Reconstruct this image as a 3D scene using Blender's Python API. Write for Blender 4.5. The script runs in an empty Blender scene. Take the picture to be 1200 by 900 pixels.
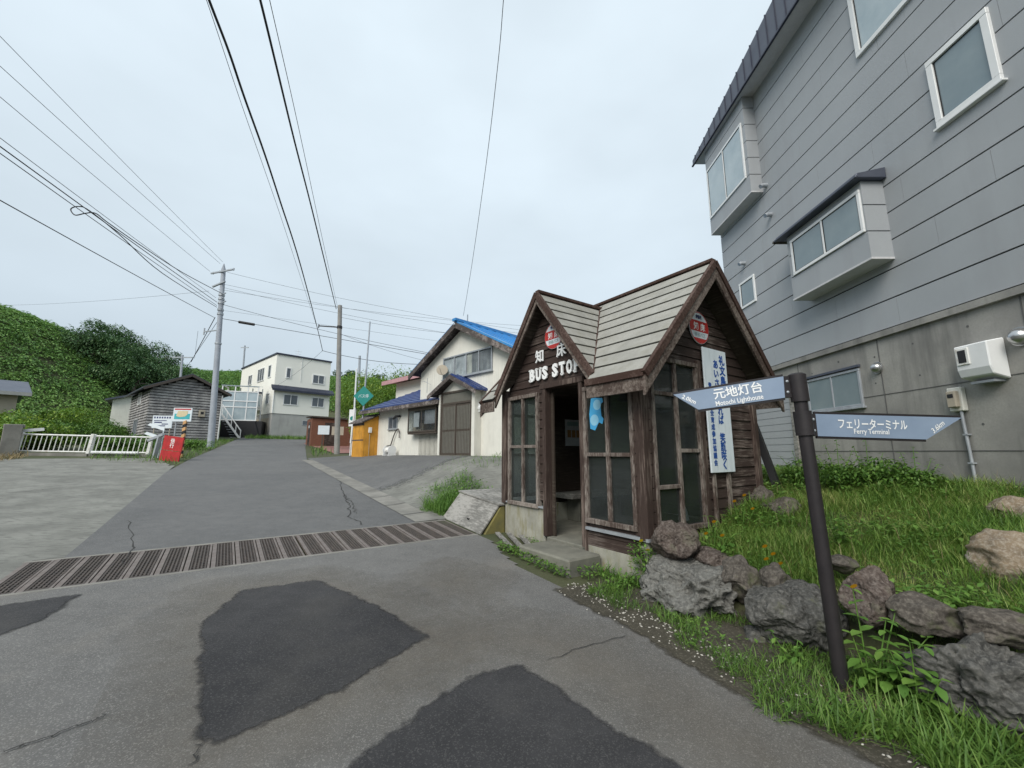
import bpy, bmesh, math, random
import numpy as np
from mathutils import Vector, Matrix, noise as mnoise

random.seed(7)
RNG = np.random.default_rng(11)
R = math.radians
scene = bpy.context.scene
COL = scene.collection

# ------------------------------------------------------------------ camera
CAM_H, PITCH, FPX = 1.6, R(9.46), 480.0          # metres, upward pitch, focal length for a 1200 px wide frame
cd = bpy.data.cameras.new('camera'); cam = bpy.data.objects.new('camera', cd); COL.objects.link(cam)
cd.sensor_width = 36.0; cd.lens = FPX / 1200 * 36.0; cd.clip_start = 0.05; cd.clip_end = 3000
cam.location = (0, 0, CAM_H); cam.rotation_euler = (R(90) + PITCH, 0, 0)
scene.camera = cam

# ------------------------------------------------------------------ sky, sun, exposure
SUN_EL, SUN_AZ = R(42), R(205)                    # azimuth clockwise from +Y; the sun is a wide glow behind the cloud
EXPOSURE = 1.03
world = bpy.data.worlds.new('World'); scene.world = world; world.use_nodes = True
nt = world.node_tree; nt.nodes.clear()
def N(tree, typ, **kw):
    n = tree.nodes.new(typ)
    for k, v in kw.items(): setattr(n, k, v)
    return n
out = N(nt, 'ShaderNodeOutputWorld'); bg = N(nt, 'ShaderNodeBackground'); bg.inputs['Strength'].default_value = 0.1
sky = N(nt, 'ShaderNodeTexSky', sky_type='NISHITA'); sky.sun_disc = False
sky.sun_elevation = SUN_EL; sky.sun_rotation = SUN_AZ
tc = N(nt, 'ShaderNodeTexCoord'); sep = N(nt, 'ShaderNodeSeparateXYZ')
nt.links.new(tc.outputs['Generated'], sep.inputs[0])
ramp = N(nt, 'ShaderNodeValToRGB')
stops = [(0.0, (0.255, 0.295, 0.325)), (0.16, (0.29, 0.335, 0.37)), (0.35, (0.35, 0.402, 0.437)), (0.62, (0.385, 0.44, 0.478)), (1.0, (0.40, 0.455, 0.492))]
el = ramp.color_ramp.elements
el[0].position, el[0].color = stops[0][0], (*stops[0][1], 1)
el[1].position, el[1].color = stops[-1][0], (*stops[-1][1], 1)
for p_, c_ in stops[1:-1]:
    e = el.new(p_); e.color = (*c_, 1)
nt.links.new(sep.outputs['Z'], ramp.inputs[0])
nz = N(nt, 'ShaderNodeTexNoise'); nz.inputs['Scale'].default_value = 2.2; nz.inputs['Detail'].default_value = 4; nz.inputs['Roughness'].default_value = 0.5
mp = N(nt, 'ShaderNodeMapping'); mp.inputs['Scale'].default_value = (1, 1, 2.2)
nt.links.new(tc.outputs['Generated'], mp.inputs[0]); nt.links.new(mp.outputs[0], nz.inputs['Vector'])
mr = N(nt, 'ShaderNodeMapRange'); mr.inputs[1].default_value = 0.3; mr.inputs[2].default_value = 0.7; mr.inputs[3].default_value = 9.3; mr.inputs[4].default_value = 10.7
nt.links.new(nz.outputs['Fac'], mr.inputs[0])
mul = N(nt, 'ShaderNodeVectorMath', operation='SCALE')
nt.links.new(ramp.outputs['Color'], mul.inputs[0]); nt.links.new(mr.outputs[0], mul.inputs['Scale'])
mixw = N(nt, 'ShaderNodeMixRGB'); mixw.inputs[0].default_value = 0.93   # cloud cover over the clear sky
nt.links.new(sky.outputs[0], mixw.inputs[1]); nt.links.new(mul.outputs[0], mixw.inputs[2])
nt.links.new(mixw.outputs[0], bg.inputs['Color']); nt.links.new(bg.outputs[0], out.inputs['Surface'])

sd = bpy.data.lights.new('sun', 'SUN'); sun = bpy.data.objects.new('sun', sd); COL.objects.link(sun)
sd.energy = 1.5; sd.angle = R(35); sd.color = (1.0, 0.95, 0.87)
sdir = Vector((math.sin(SUN_AZ) * math.cos(SUN_EL), math.cos(SUN_AZ) * math.cos(SUN_EL), math.sin(SUN_EL)))
sun.rotation_euler = (-sdir).to_track_quat('-Z', 'Y').to_euler(); sun.location = (0, 0, 60)
vs = scene.view_settings
scene.display_settings.display_device = 'sRGB'
vs.view_transform = 'Standard'; vs.look = 'None'; vs.exposure = EXPOSURE; vs.gamma = 1.0; vs.use_curve_mapping = False
scene.render.engine = 'CYCLES'
scene.cycles.max_bounces = 6; scene.cycles.transparent_max_bounces = 12

# ------------------------------------------------------------------ survey helpers: sight lines of the photograph to points on known planes
CO = np.array([0, 0, CAM_H])
def ray(u, v):
    a = (u - 600) / FPX; b = (450 - v) / FPX
    return np.array([a, math.cos(PITCH) - b * math.sin(PITCH), math.sin(PITCH) + b * math.cos(PITCH)])
def atY(u, v, Y): r = ray(u, v); return CO + r * (Y / r[1])
def atX(u, v, X): r = ray(u, v); return CO + r * (X / r[0])
def atP(u, v, p, n): r = ray(u, v); return CO + r * (np.dot(n, np.asarray(p) - CO) / np.dot(n, r))
TH = R(34.7)                                       # the road runs off at this angle to the left
E1 = np.array([-math.sin(TH), math.cos(TH), 0]); E2 = np.array([math.cos(TH), math.sin(TH), 0])
def ST(s, t, z=0.0): return s * E1 + t * E2 + np.array([0, 0, z])
def st(p): return float(np.dot(p, E1)), float(np.dot(p, E2))
def atT(u, v, t): return atP(u, v, E2 * t, E2)
def atS(u, v, s): return atP(u, v, E1 * s, E1)

# ------------------------------------------------------------------ terrain height
def sm(x): x = np.clip(x, 0, 1); return x * x * (3 - 2 * x)
def softplus(x): return np.log1p(np.exp(np.clip(x, -40, 40))) + np.where(x > 40, x - 40, 0)
def wob(x, y, k): return np.sin(x * k + 1.3) * np.cos(y * k * 1.17 + .4) + .5 * np.sin(x * k * 2.3 + y * k * 1.9)
def road_h(s):
    s = np.clip(s, -14, 1e9)
    return .045 * s + .03 * softplus((s - 6) / 1.5)
def ground_h(x, y):
    x = np.asarray(x, float); y = np.asarray(y, float)
    s = E1[0] * x + E1[1] * y; t = E2[0] * x + E2[1] * y
    h = road_h(np.minimum(s, 90))
    lot = sm((t - 3.0) / 3.4) * sm((s - 6.3) / 3.2) * sm((30 - s) / 6)
    h = h + np.maximum(0, 1.47 - h) * lot
    m = np.maximum(sm((t - 3.95) / .35) * sm((3.2 - s) / .15), sm((t - 6.45) / .2) * sm((10 - s) / 1.0))
    zb = .40 + .215 * np.clip(t - 4.15, 0, 3.6) + .02 * wob(x, y, 3.0)
    h = np.maximum(h, h * (1 - m) + zb * m)
    bank = sm((t - 7.5 + .0 * s) / 3) * sm((s - 30) / 6) * sm((62 - s) / 8)        # raised pad under the white house
    h = h + .55 * bank
    r = np.clip((-x - 34) / 26, 0, 1)
    hill = (11.0 + 2.2 * sm((58 - y) / 18)) * sm(r * .95) + .7 * wob(x, y, .11) * r
    far = np.clip(13.2 - .09 * (x + 45), 4, 14) * sm((y - 56) / 42) + .6 * wob(x, y, .07) * sm((y - 70) / 30)
    drop = sm((-x - 120) / 120)
    return h + np.maximum(hill, far) * (1 - .0 * drop)
def gz(x, y): return float(ground_h(x, y))
def onG(u, v, off=0.0):
    r = ray(u, v); d = .5; lo = .5
    while d < 500:
        p = CO + r * d
        if p[2] < gz(p[0], p[1]) + off: break
        lo = d; d *= 1.02
    hi = d
    for _ in range(30):
        m = (lo + hi) / 2; p = CO + r * m
        if p[2] < gz(p[0], p[1]) + off: hi = m
        else: lo = m
    return CO + r * hi
def stand(x, y): return np.array([x, y, gz(x, y)])

# ------------------------------------------------------------------ materials
MATS = {}
def newmat(name):
    m = bpy.data.materials.new(name); m.use_nodes = True; MATS[name] = m
    t = m.node_tree; b = t.nodes['Principled BSDF']
    return m, t, b
def L(t, a, b): t.links.new(a, b)
def noise_node(t, scale, detail=5, rough=.55, stretch=(1, 1, 1), coord='Object'):
    c = N(t, 'ShaderNodeTexCoord'); m = N(t, 'ShaderNodeMapping'); m.inputs['Scale'].default_value = stretch
    n = N(t, 'ShaderNodeTexNoise'); n.inputs['Scale'].default_value = scale; n.inputs['Detail'].default_value = detail; n.inputs['Roughness'].default_value = rough
    L(t, c.outputs[coord], m.inputs[0]); L(t, m.outputs[0], n.inputs['Vector'])
    return n
def mixc(t, fac, a, b, mode='MIX'):
    m = N(t, 'ShaderNodeMixRGB', blend_type=mode)
    for i, v in ((0, fac), (1, a), (2, b)):
        if hasattr(v, 'is_linked') or hasattr(v, 'links'): L(t, v, m.inputs[i])
        elif i == 0: m.inputs[0].default_value = v
        else: m.inputs[i].default_value = (*v, 1)
    return m.outputs[0]
def rng(t, val, a, b, c=0.0, d=1.0, smooth=False):
    m = N(t, 'ShaderNodeMapRange')
    m.inputs[1].default_value = a; m.inputs[2].default_value = b; m.inputs[3].default_value = c; m.inputs[4].default_value = d
    L(t, val, m.inputs[0]); return m.outputs[0]
def bump(t, b, h, strength=.4, dist=.01):
    n = N(t, 'ShaderNodeBump'); n.inputs['Strength'].default_value = strength; n.inputs['Distance'].default_value = dist
    L(t, h, n.inputs['Height']); L(t, n.outputs[0], b.inputs['Normal'])
def surf(name, c1, c2, scale=3, rough=.7, stretch=(1, 1, 1), fine=None, bumps=.0, bdist=.004, metallic=0, spec=.4, contrast=(.35, .65), stain=None):
    """two mottled colours, optional fine grain, optional vertical streak stains"""
    m, t, b = newmat(name)
    n = noise_node(t, scale, 6, .6, stretch)
    c = mixc(t, rng(t, n.outputs['Fac'], *contrast), c1, c2)
    if stain:
        sc, sstretch, scol, amt = stain
        n2 = noise_node(t, sc, 5, .6, sstretch)
        c = mixc(t, rng(t, n2.outputs['Fac'], .5, .72, 0, amt), c, scol)
    h = n.outputs['Fac']
    if fine:
        n3 = noise_node(t, fine, 3, .6)
        c = mixc(t, rng(t, n3.outputs['Fac'], .3, .7, .0, .35), c, tuple(x * .55 for x in c1)); h = n3.outputs['Fac']
    L(t, c, b.inputs['Base Color'])
    b.inputs['Roughness'].default_value = rough; b.inputs['Metallic'].default_value = metallic
    b.inputs['Specular IOR Level'].default_value = spec
    if bumps: bump(t, b, h, bumps, bdist)
    return m
def weathered_wood(name, paint, bare, wear=(.48, .62), grain=(1, 14, 14), rough=.8, dirt=(.02, .015, .012)):
    """stained or painted timber worn back to grey wood along the grain"""
    m, t, b = newmat(name)
    g = noise_node(t, 3.2, 7, .68, grain); f = noise_node(t, 9, 6, .7, grain); big = noise_node(t, 1.6, 4, .5)
    a = N(t, 'ShaderNodeMath', operation='ADD'); L(t, g.outputs['Fac'], a.inputs[0])
    s_ = rng(t, big.outputs['Fac'], .3, .7, -.14, .14); L(t, s_, a.inputs[1])
    base = mixc(t, rng(t, f.outputs['Fac'], .3, .7), tuple(x * .55 for x in paint), paint)
    c = mixc(t, rng(t, a.outputs[0], *wear), base, bare)
    d = noise_node(t, 22, 4, .7, grain)
    c = mixc(t, rng(t, d.outputs['Fac'], .58, .72, 0, .7), c, dirt)
    L(t, c, b.inputs['Base Color']); b.inputs['Roughness'].default_value = rough; b.inputs['Specular IOR Level'].default_value = .25
    bump(t, b, f.outputs['Fac'], .5, .004)
    return m
def flat(name, c, rough=.5, metallic=0, spec=.4, var=.12, scale=6):
    return surf(name, c, tuple(x * (1 - var) for x in c), scale, rough, metallic=metallic, spec=spec)
def glass(name, tint, opaque, rough=.03, keep=.6):
    """thin window glass: part see-through, part mirror"""
    m, t, b = newmat(name); o = t.nodes['Material Output']
    tr = N(t, 'ShaderNodeBsdfTransparent'); tr.inputs[0].default_value = (*tint, 1)
    b.inputs['Base Color'].default_value = (*opaque, 1); b.inputs['Roughness'].default_value = rough; b.inputs['Specular IOR Level'].default_value = .9
    mx = N(t, 'ShaderNodeMixShader')
    n = noise_node(t, 2.5, 4, .6)
    L(t, rng(t, n.outputs['Fac'], .3, .7, keep - .1, keep + .1), mx.inputs[0])
    L(t, tr.outputs[0], mx.inputs[1]); L(t, b.outputs[0], mx.inputs[2]); L(t, mx.outputs[0], o.inputs[0])
    return m
def leafmat(name, cols, patch=.6, pscale=.8, trans=.3, rough=.55):
    """foliage: a colour for each leaf, drifting over larger clumps; part of the light passes through"""
    m, t, b = newmat(name); o = t.nodes['Material Output']
    g = N(t, 'ShaderNodeNewGeometry'); n = noise_node(t, pscale, 4, .6)
    a = N(t, 'ShaderNodeMath', operation='MULTIPLY_ADD'); L(t, n.outputs['Fac'], a.inputs[0]); a.inputs[1].default_value = patch * 1.9; a.inputs[2].default_value = -patch * .95 + .5 * (1 - patch) * 0
    b2 = N(t, 'ShaderNodeMath', operation='MULTIPLY_ADD'); L(t, g.outputs['Random Per Island'], b2.inputs[0]); b2.inputs[1].default_value = .75; L(t, a.outputs[0], b2.inputs[2])
    b3 = N(t, 'ShaderNodeMath', operation='ADD', use_clamp=True); L(t, b2.outputs[0], b3.inputs[0]); b3.inputs[1].default_value = .13
    r = N(t, 'ShaderNodeValToRGB'); e = r.color_ramp.elements
    e[0].color = (*cols[0], 1); e[1].color = (*cols[-1], 1)
    for i, c in enumerate(cols[1:-1]): x = e.new((i + 1) / (len(cols) - 1)); x.color = (*c, 1)
    L(t, b3.outputs[0], r.inputs[0]); L(t, r.outputs[0], b.inputs['Base Color'])
    b.inputs['Roughness'].default_value = rough; b.inputs['Specular IOR Level'].default_value = .35
    tl = N(t, 'ShaderNodeBsdfTranslucent'); mx = N(t, 'ShaderNodeMixShader'); mx.inputs[0].default_value = trans
    L(t, r.outputs[0], tl.inputs[0]); L(t, b.outputs[0], mx.inputs[1]); L(t, tl.outputs[0], mx.inputs[2]); L(t, mx.outputs[0], o.inputs[0])
    return m
def asphalt(name, c1, c2, speck, grit=130, tint=None, cut=False, ragged=1.0):
    m, t, b = newmat(name)
    big = noise_node(t, .55, 5, .6); mid = noise_node(t, 5, 5, .65); fine = noise_node(t, grit, 3, .75)
    c = mixc(t, rng(t, big.outputs['Fac'], .35, .65), c1, c2)
    c = mixc(t, rng(t, mid.outputs['Fac'], .35, .7, 0, .5), c, tuple(x * .68 for x in c1))
    if tint:
        n4 = noise_node(t, .9, 4, .6, coord='Object'); c = mixc(t, rng(t, n4.outputs['Fac'], .52, .7, 0, .55), c, tint)
    c = mixc(t, rng(t, fine.outputs['Fac'], .32, .48, .75, 0), c, tuple(x * .35 for x in c1))
    vo = N(t, 'ShaderNodeTexVoronoi'); vo.inputs['Scale'].default_value = grit * .62
    cc = N(t, 'ShaderNodeTexCoord'); L(t, cc.outputs['Object'], vo.inputs['Vector'])
    sepc = N(t, 'ShaderNodeSeparateColor'); L(t, vo.outputs['Color'], sepc.inputs[0])
    c = mixc(t, rng(t, sepc.outputs[0], .75, 1.0, 0, .8), c, speck)
    L(t, c, b.inputs['Base Color']); b.inputs['Roughness'].default_value = .82; b.inputs['Specular IOR Level'].default_value = .3
    bump(t, b, fine.outputs['Fac'], .55, .006)
    if cut:       # ragged border: the sheet's 'edge' attribute fades to nothing through noise
        o = t.nodes['Material Output']; at = N(t, 'ShaderNodeAttribute'); at.attribute_name = 'edge'
        n5 = noise_node(t, 7, 6, .7)
        ad = N(t, 'ShaderNodeMath', operation='ADD'); L(t, at.outputs['Fac'], ad.inputs[0]); L(t, n5.outputs['Fac'], ad.inputs[1])
        k = rng(t, ad.outputs[0], *((.80, 1.08) if ragged == 1.0 else (.45, 1.5, 0, ragged)))
        tr = N(t, 'ShaderNodeBsdfTransparent'); mx = N(t, 'ShaderNodeMixShader')
        L(t, k, mx.inputs[0]); L(t, tr.outputs[0], mx.inputs[1]); L(t, b.outputs[0], mx.inputs[2]); L(t, mx.outputs[0], o.inputs[0])
    return m
def lava(name, c1, c2, c3, pit=26, lichen=None):
    m, t, b = newmat(name)
    n = noise_node(t, 5, 8, .7); n2 = noise_node(t, 38, 5, .7)
    vo = N(t, 'ShaderNodeTexVoronoi'); vo.inputs['Scale'].default_value = pit
    cc = N(t, 'ShaderNodeTexCoord'); L(t, cc.outputs['Object'], vo.inputs['Vector'])
    c = mixc(t, rng(t, n.outputs['Fac'], .32, .68), c1, c2)
    c = mixc(t, rng(t, n2.outputs['Fac'], .45, .72, 0, .8), c, c3)
    if lichen:
        n6 = noise_node(t, 3, 6, .7); c = mixc(t, rng(t, n6.outputs['Fac'], .55, .66, 0, .8), c, lichen)
    L(t, c, b.inputs['Base Color']); b.inputs['Roughness'].default_value = .92; b.inputs['Specular IOR Level'].default_value = .2
    a = N(t, 'ShaderNodeMath', operation='ADD'); L(t, rng(t, vo.outputs['Distance'], .1, .5), a.inputs[0]); L(t, n2.outputs['Fac'], a.inputs[1])
    bump(t, b, a.outputs[0], .8, .014)
    return m

M = dict(
 asphalt=asphalt('road_asphalt', (.135, .133, .130), (.165, .162, .157), (.27, .265, .25), 260, (.195, .18, .158)),
 patch=asphalt('fresh_asphalt', (.026, .026, .029), (.058, .057, .059), (.085, .083, .082), 240, (.064, .061, .057), True),
 patch_sand=asphalt('sandy_asphalt', (.175, .155, .128), (.21, .185, .15), (.33, .30, .26), 280, None, True, .42),
 far_asphalt=asphalt('smooth_asphalt', (.115, .116, .117), (.155, .154, .152), (.19, .19, .19), 220),
 lot_asphalt=asphalt('lot_asphalt', (.115, .116, .117), (.16, .16, .158), (.15, .15, .15), 200, None, True),
 concrete=surf('rough_concrete', (.25, .25, .225), (.15, .15, .135), 1.6, .85, (1, 1, 1), fine=70, bumps=.6, bdist=.012, stain=(9, (.6, 1.6, 1), (.095, .095, .085), .9)),
 kerbc=surf('pale_concrete', (.27, .26, .235), (.165, .16, .145), 2.2, .85, fine=60, bumps=.4),
 oldconc=surf('stained_concrete', (.40, .39, .33), (.27, .265, .225), 3.5, .85, fine=70, bumps=.3, stain=(5, (3, 3, .7), (.20, .175, .06), .8)),
 mossconc=surf('mossy_concrete', (.22, .19, .06), (.13, .125, .06), 5, .9, fine=70, bumps=.4),
 stepconc=surf('grey_step_concrete', (.21, .205, .17), (.13, .13, .11), 4, .9, fine=80, bumps=.4),
 soil=surf('dark_soil', (.045, .038, .03), (.085, .072, .055), 6, .95, fine=60, bumps=.7, bdist=.02),
 ground=surf('ground_earth', (.05, .065, .025), (.085, .085, .045), .6, .95, fine=30, bumps=.5, bdist=.02),
 redpave=surf('red_paving', (.30, .14, .12), (.22, .12, .11), 1.2, .85, fine=40),
 brown=weathered_wood('brown_stained_wood', (.056, .038, .032), (.17, .14, .125), (.54, .76), (.35, .35, 16)),
 brownx=weathered_wood('brown_stained_board', (.058, .040, .034), (.20, .165, .145), (.52, .72), (1, 1, 14)),
 post=weathered_wood('brown_worn_post', (.064, .043, .036), (.21, .165, .14), (.50, .78), (16, 16, 1.0)),
 rake=weathered_wood('peeling_rake_board', (.085, .060, .050), (.27, .23, .20), (.42, .76), (9, 9, 9)),
 trim=weathered_wood('dark_roof_trim', (.065, .036, .028), (.13, .09, .075), (.5, .8), (10, 10, 10)),
 sash=weathered_wood('worn_sash_wood', (.095, .068, .057), (.31, .275, .245), (.40, .70), (14, 14, 3)),
 greywood=weathered_wood('bare_grey_board', (.20, .195, .18), (.31, .30, .28), (.4, .6), (9, 2, 9), dirt=(.10, .095, .085)),
 barn=weathered_wood('barn_board', (.27, .265, .27), (.42, .41, .40), (.45, .62), (2, 2, 10), dirt=(.09, .085, .08)),
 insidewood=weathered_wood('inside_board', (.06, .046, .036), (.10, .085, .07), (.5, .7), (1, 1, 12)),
 tile=surf('shelter_tile', (.34, .335, .305), (.26, .255, .23), 4, .75, fine=60, bumps=.2, stain=(7, (1, 1, 1), (.22, .21, .16), .5)),
 darkgap=flat('black_underlay_shade', (.012, .011, .011), .9),
 white=surf('white_paint', (.78, .78, .75), (.68, .68, .65), 5, .5, stain=(9, (1, 1, 1), (.34, .25, .17), .55)),
 whitemetal=surf('white_metal', (.72, .73, .73), (.6, .61, .61), 4, .4),
 pvc=flat('white_window_frame', (.76, .77, .77), .35, var=.06),
 siding=surf('grey_siding', (.385, .405, .425), (.35, .37, .39), .8, .6, fine=150, bumps=.25, bdist=.003, stain=(1.1, (2.2, 2.2, .22), (.30, .305, .32), .45)),
 darksteel=surf('dark_roof_steel', (.075, .085, .115), (.10, .11, .14), 2, .45, metallic=.3),
 navy=surf('navy_roof_steel', (.028, .032, .055), (.04, .045, .07), 2, .4, metallic=.2),
 soffit=surf('soffit_board', (.62, .62, .63), (.55, .55, .56), 9, .8, fine=80),
 wallconc=surf('cast_concrete', (.36, .352, .325), (.215, .21, .20), 1.0, .85, fine=40, bumps=.25, stain=(1.3, (2.2, 2.2, .30), (.10, .10, .097), .9)),
 joint=flat('joint_line', (.11, .11, .108), .9),
 steel=flat('brushed_steel', (.55, .55, .55), .28, .9, var=.2),
 galv=surf('galvanised_steel', (.42, .45, .48), (.34, .36, .39), 5, .5, metallic=.4),
 rust=surf('rusty_steel', (.075, .065, .06), (.12, .098, .085), 14, .75, metallic=.3, fine=90, bumps=.4),
 ironbar=surf('worn_iron', (.23, .20, .185), (.16, .13, .115), 10, .65, metallic=.35, fine=90),
 void=flat('drain_dark', (.010, .010, .010), .95),
 signpost=surf('dark_brown_post', (.021, .018, .020), (.03, .025, .027), 9, .5, fine=90, bumps=.15),
 signblue=surf('slate_blue_panel', (.25, .32, .43), (.22, .285, .39), 5, .45),
 lettersw=flat('white_lettering', (.85, .86, .86), .5, var=.03),
 red=surf('red_board', (.48, .032, .034), (.36, .022, .026), 4, .55, stain=(5, (2, 2, .8), (.20, .03, .028), .6)),
 redsign=flat('red_enamel', (.5, .035, .03), .4),
 blue_ink=flat('blue_ink', (.02, .09, .36), .6),
 dark_ink=flat('navy_ink', (.03, .04, .14), .6),
 grey_ink=flat('grey_ink', (.30, .42, .43), .6),
 enamel=flat('white_enamel', (.70, .76, .80), .4, var=.08),
 banner=surf('banner_enamel', (.72, .79, .84), (.66, .74, .80), 3, .5, stain=(5, (3, 3, .6), (.40, .47, .5), .4)),
 cream=surf('cream_siding', (.70, .69, .63), (.64, .63, .575), 2.2, .7, stain=(2, (3, 3, .5), (.50, .49, .43), .35)),
 white_siding=surf('pale_siding', (.84, .83, .77), (.80, .79, .73), .7, .65),
 greyconc=surf('grey_base_concrete', (.40, .40, .385), (.33, .33, .32), .8, .85, stain=(1, (2, 2, .4), (.24, .24, .23), .5)),
 bluetile=surf('deep_blue_roof', (.018, .038, .145), (.035, .065, .20), 2.2, .4, metallic=.2, stain=(3, (.6, 3, 1), (.10, .11, .15), .5)),
 brightblue=surf('bright_blue_roof', (.045, .25, .56), (.03, .19, .47), 1.2, .4, stain=(2.5, (3, .5, 1), (.14, .27, .42), .6)),
 brownsteel=flat('bronze_frame', (.075, .06, .05), .45),
 greytrim=weathered_wood('grey_fascia', (.10, .085, .08), (.24, .21, .2), (.5, .65), (3, 3, 3)),
 yellow=surf('ochre_board', (.62, .30, .038), (.50, .235, .03), 3, .65, stain=(4, (2.5, 2.5, .5), (.26, .13, .035), .55)),
 pinkroof=flat('pink_roof', (.52, .30, .32), .6),
 beige=surf('beige_wall', (.42, .37, .29), (.36, .32, .26), 2, .8),
 green_sign=flat('green_sign', (.01, .23, .20), .5),
 wire=flat('black_cable', (.018, .018, .02), .6),
 thinwire=flat('grey_cable', (.075, .08, .09), .6),
 polec=surf('pole_concrete', (.37, .40, .45), (.31, .335, .38), 3, .8, stain=(3, (3, 3, .4), (.21, .22, .235), .5)),
 polegrey=surf('old_pole_concrete', (.30, .29, .27), (.23, .225, .215), 3, .85),
 black=flat('black_paint', (.02, .02, .022), .5),
 curtain=surf('grey_curtain', (.33, .34, .36), (.22, .23, .25), 2, .9, (16, 16, .4)),
 lace=surf('white_curtain', (.82, .84, .86), (.45, .48, .52), 2, .9, (14, 14, .4)),
 g_dark=glass('dark_window_glass', (.80, .84, .83), (.05, .058, .058), .06, .36),
 g_house=glass('house_window_glass', (.95, .97, .97), (.06, .07, .08), .04, .16),
 g_frost=surf('frosted_glass', (.15, .205, .235), (.21, .265, .285), 1.6, .12, spec=.8, contrast=(.3, .7)),
 g_sky=surf('sky_tinted_glass', (.30, .38, .42), (.42, .49, .52), 1.3, .1, spec=.9),  # reflected sky is put into the mottled pane colour
 g_far=flat('far_window_glass', (.09, .105, .125), .12, spec=.8),
 sticker=flat('light_blue_sticker', (.07, .40, .72), .5),
 sticker2=flat('pale_blue_sticker', (.30, .62, .82), .5),
 paper=flat('paper', (.55, .58, .60), .8),
 yellowpaper=flat('yellow_poster', (.50, .50, .07), .7),
 orange=flat('orange_petal', (.80, .36, .01), .6),
 yellowp=flat('yellow_petal', (.80, .60, .02), .6),
 bark=surf('bark', (.06, .05, .04), (.1, .085, .07), 6, .9),
 brick=surf('brown_brick', (.20, .085, .05), (.14, .06, .04), 5, .85, (1, 1, 6)),
 lava=lava('grey_lava', (.085, .085, .080), (.165, .163, .15), (.27, .265, .245)),
 lavadark=lava('dark_lava', (.045, .045, .043), (.105, .103, .096), (.20, .195, .18), 20, (.12, .125, .075)),
 lavared=lava('reddish_lava', (.052, .042, .037), (.115, .088, .075), (.22, .19, .17), 30, (.14, .135, .10)),
 doorglass=flat('bronze_door_glass', (.155, .15, .135), .2, spec=.7), crackdark=flat('crack_dark', (.035, .034, .033), .95), paint_dot=flat('dull_picture', (.36, .20, .07), .7), putty=flat('far_pole_grey', (.3, .31, .33), .8),
 rockbrown=lava('brown_rock', (.048, .043, .038), (.11, .096, .082), (.20, .18, .155), 12, (.10, .11, .06)),
 rocktan=lava('tan_rock', (.24, .185, .125), (.15, .12, .09), (.40, .36, .30), 7, (.42, .40, .36)),
 shell=surf('pale_gravel', (.5, .48, .43), (.3, .28, .25), 20, .8),
 grass=leafmat('garden_grass', [(.045, .11, .017), (.11, .225, .034), (.21, .325, .065), (.37, .37, .14)], .7, 1.3, .3),
 verge=leafmat('verge_grass', [(.05, .115, .02), (.105, .205, .036), (.185, .285, .06)], .5, 2.5, .3),
 herb=leafmat('herb_leaf', [(.065, .155, .028), (.125, .25, .045), (.20, .33, .07)], .3, 2, .3),
 bush=leafmat('bush_leaf', [(.035, .09, .015), (.085, .18, .028), (.16, .26, .05)], .5, 1.5, .25),
 brightbush=leafmat('bright_bush_leaf', [(.06, .14, .018), (.15, .27, .035), (.29, .37, .06)], .5, .7, .25),
 hill=leafmat('hill_leaf', [(.075, .175, .05), (.13, .26, .07), (.19, .34, .085), (.27, .42, .12)], .75, .10, .3),
 tree=leafmat('tree_leaf', [(.045, .105, .048), (.08, .16, .062), (.13, .21, .08)], .4, .4, .2),
 dry=leafmat('dry_grass', [(.20, .15, .07), (.32, .25, .13)], .3, 2, .2),
)

# ------------------------------------------------------------------ mesh helpers
def tag(o, label=None, cat=None, group=None, kind=None):
    if label: o['label'] = label
    if cat: o['category'] = cat
    if group: o['group'] = group
    if kind: o['kind'] = kind
    return o
def thing(name, label, cat, loc=(0, 0, 0), rz=0.0, group=None):
    o = bpy.data.objects.new(name, None); COL.objects.link(o); o.empty_display_size = .2
    o.location = tuple(loc); o.rotation_euler = (0, 0, rz)
    return tag(o, label, cat, group)
def link(name, me, mat, parent=None, loc=None, rz=0.0):
    for m in (mat if isinstance(mat, (list, tuple)) else [mat]): me.materials.append(m)
    o = bpy.data.objects.new(name, me); COL.objects.link(o)
    if parent is not None: o.parent = parent
    if loc is not None: o.location = tuple(loc)
    if rz: o.rotation_euler = (0, 0, rz)
    return o
X_, Y_, Z_ = np.array([1., 0, 0]), np.array([0, 1., 0]), np.array([0, 0, 1.])
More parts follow.
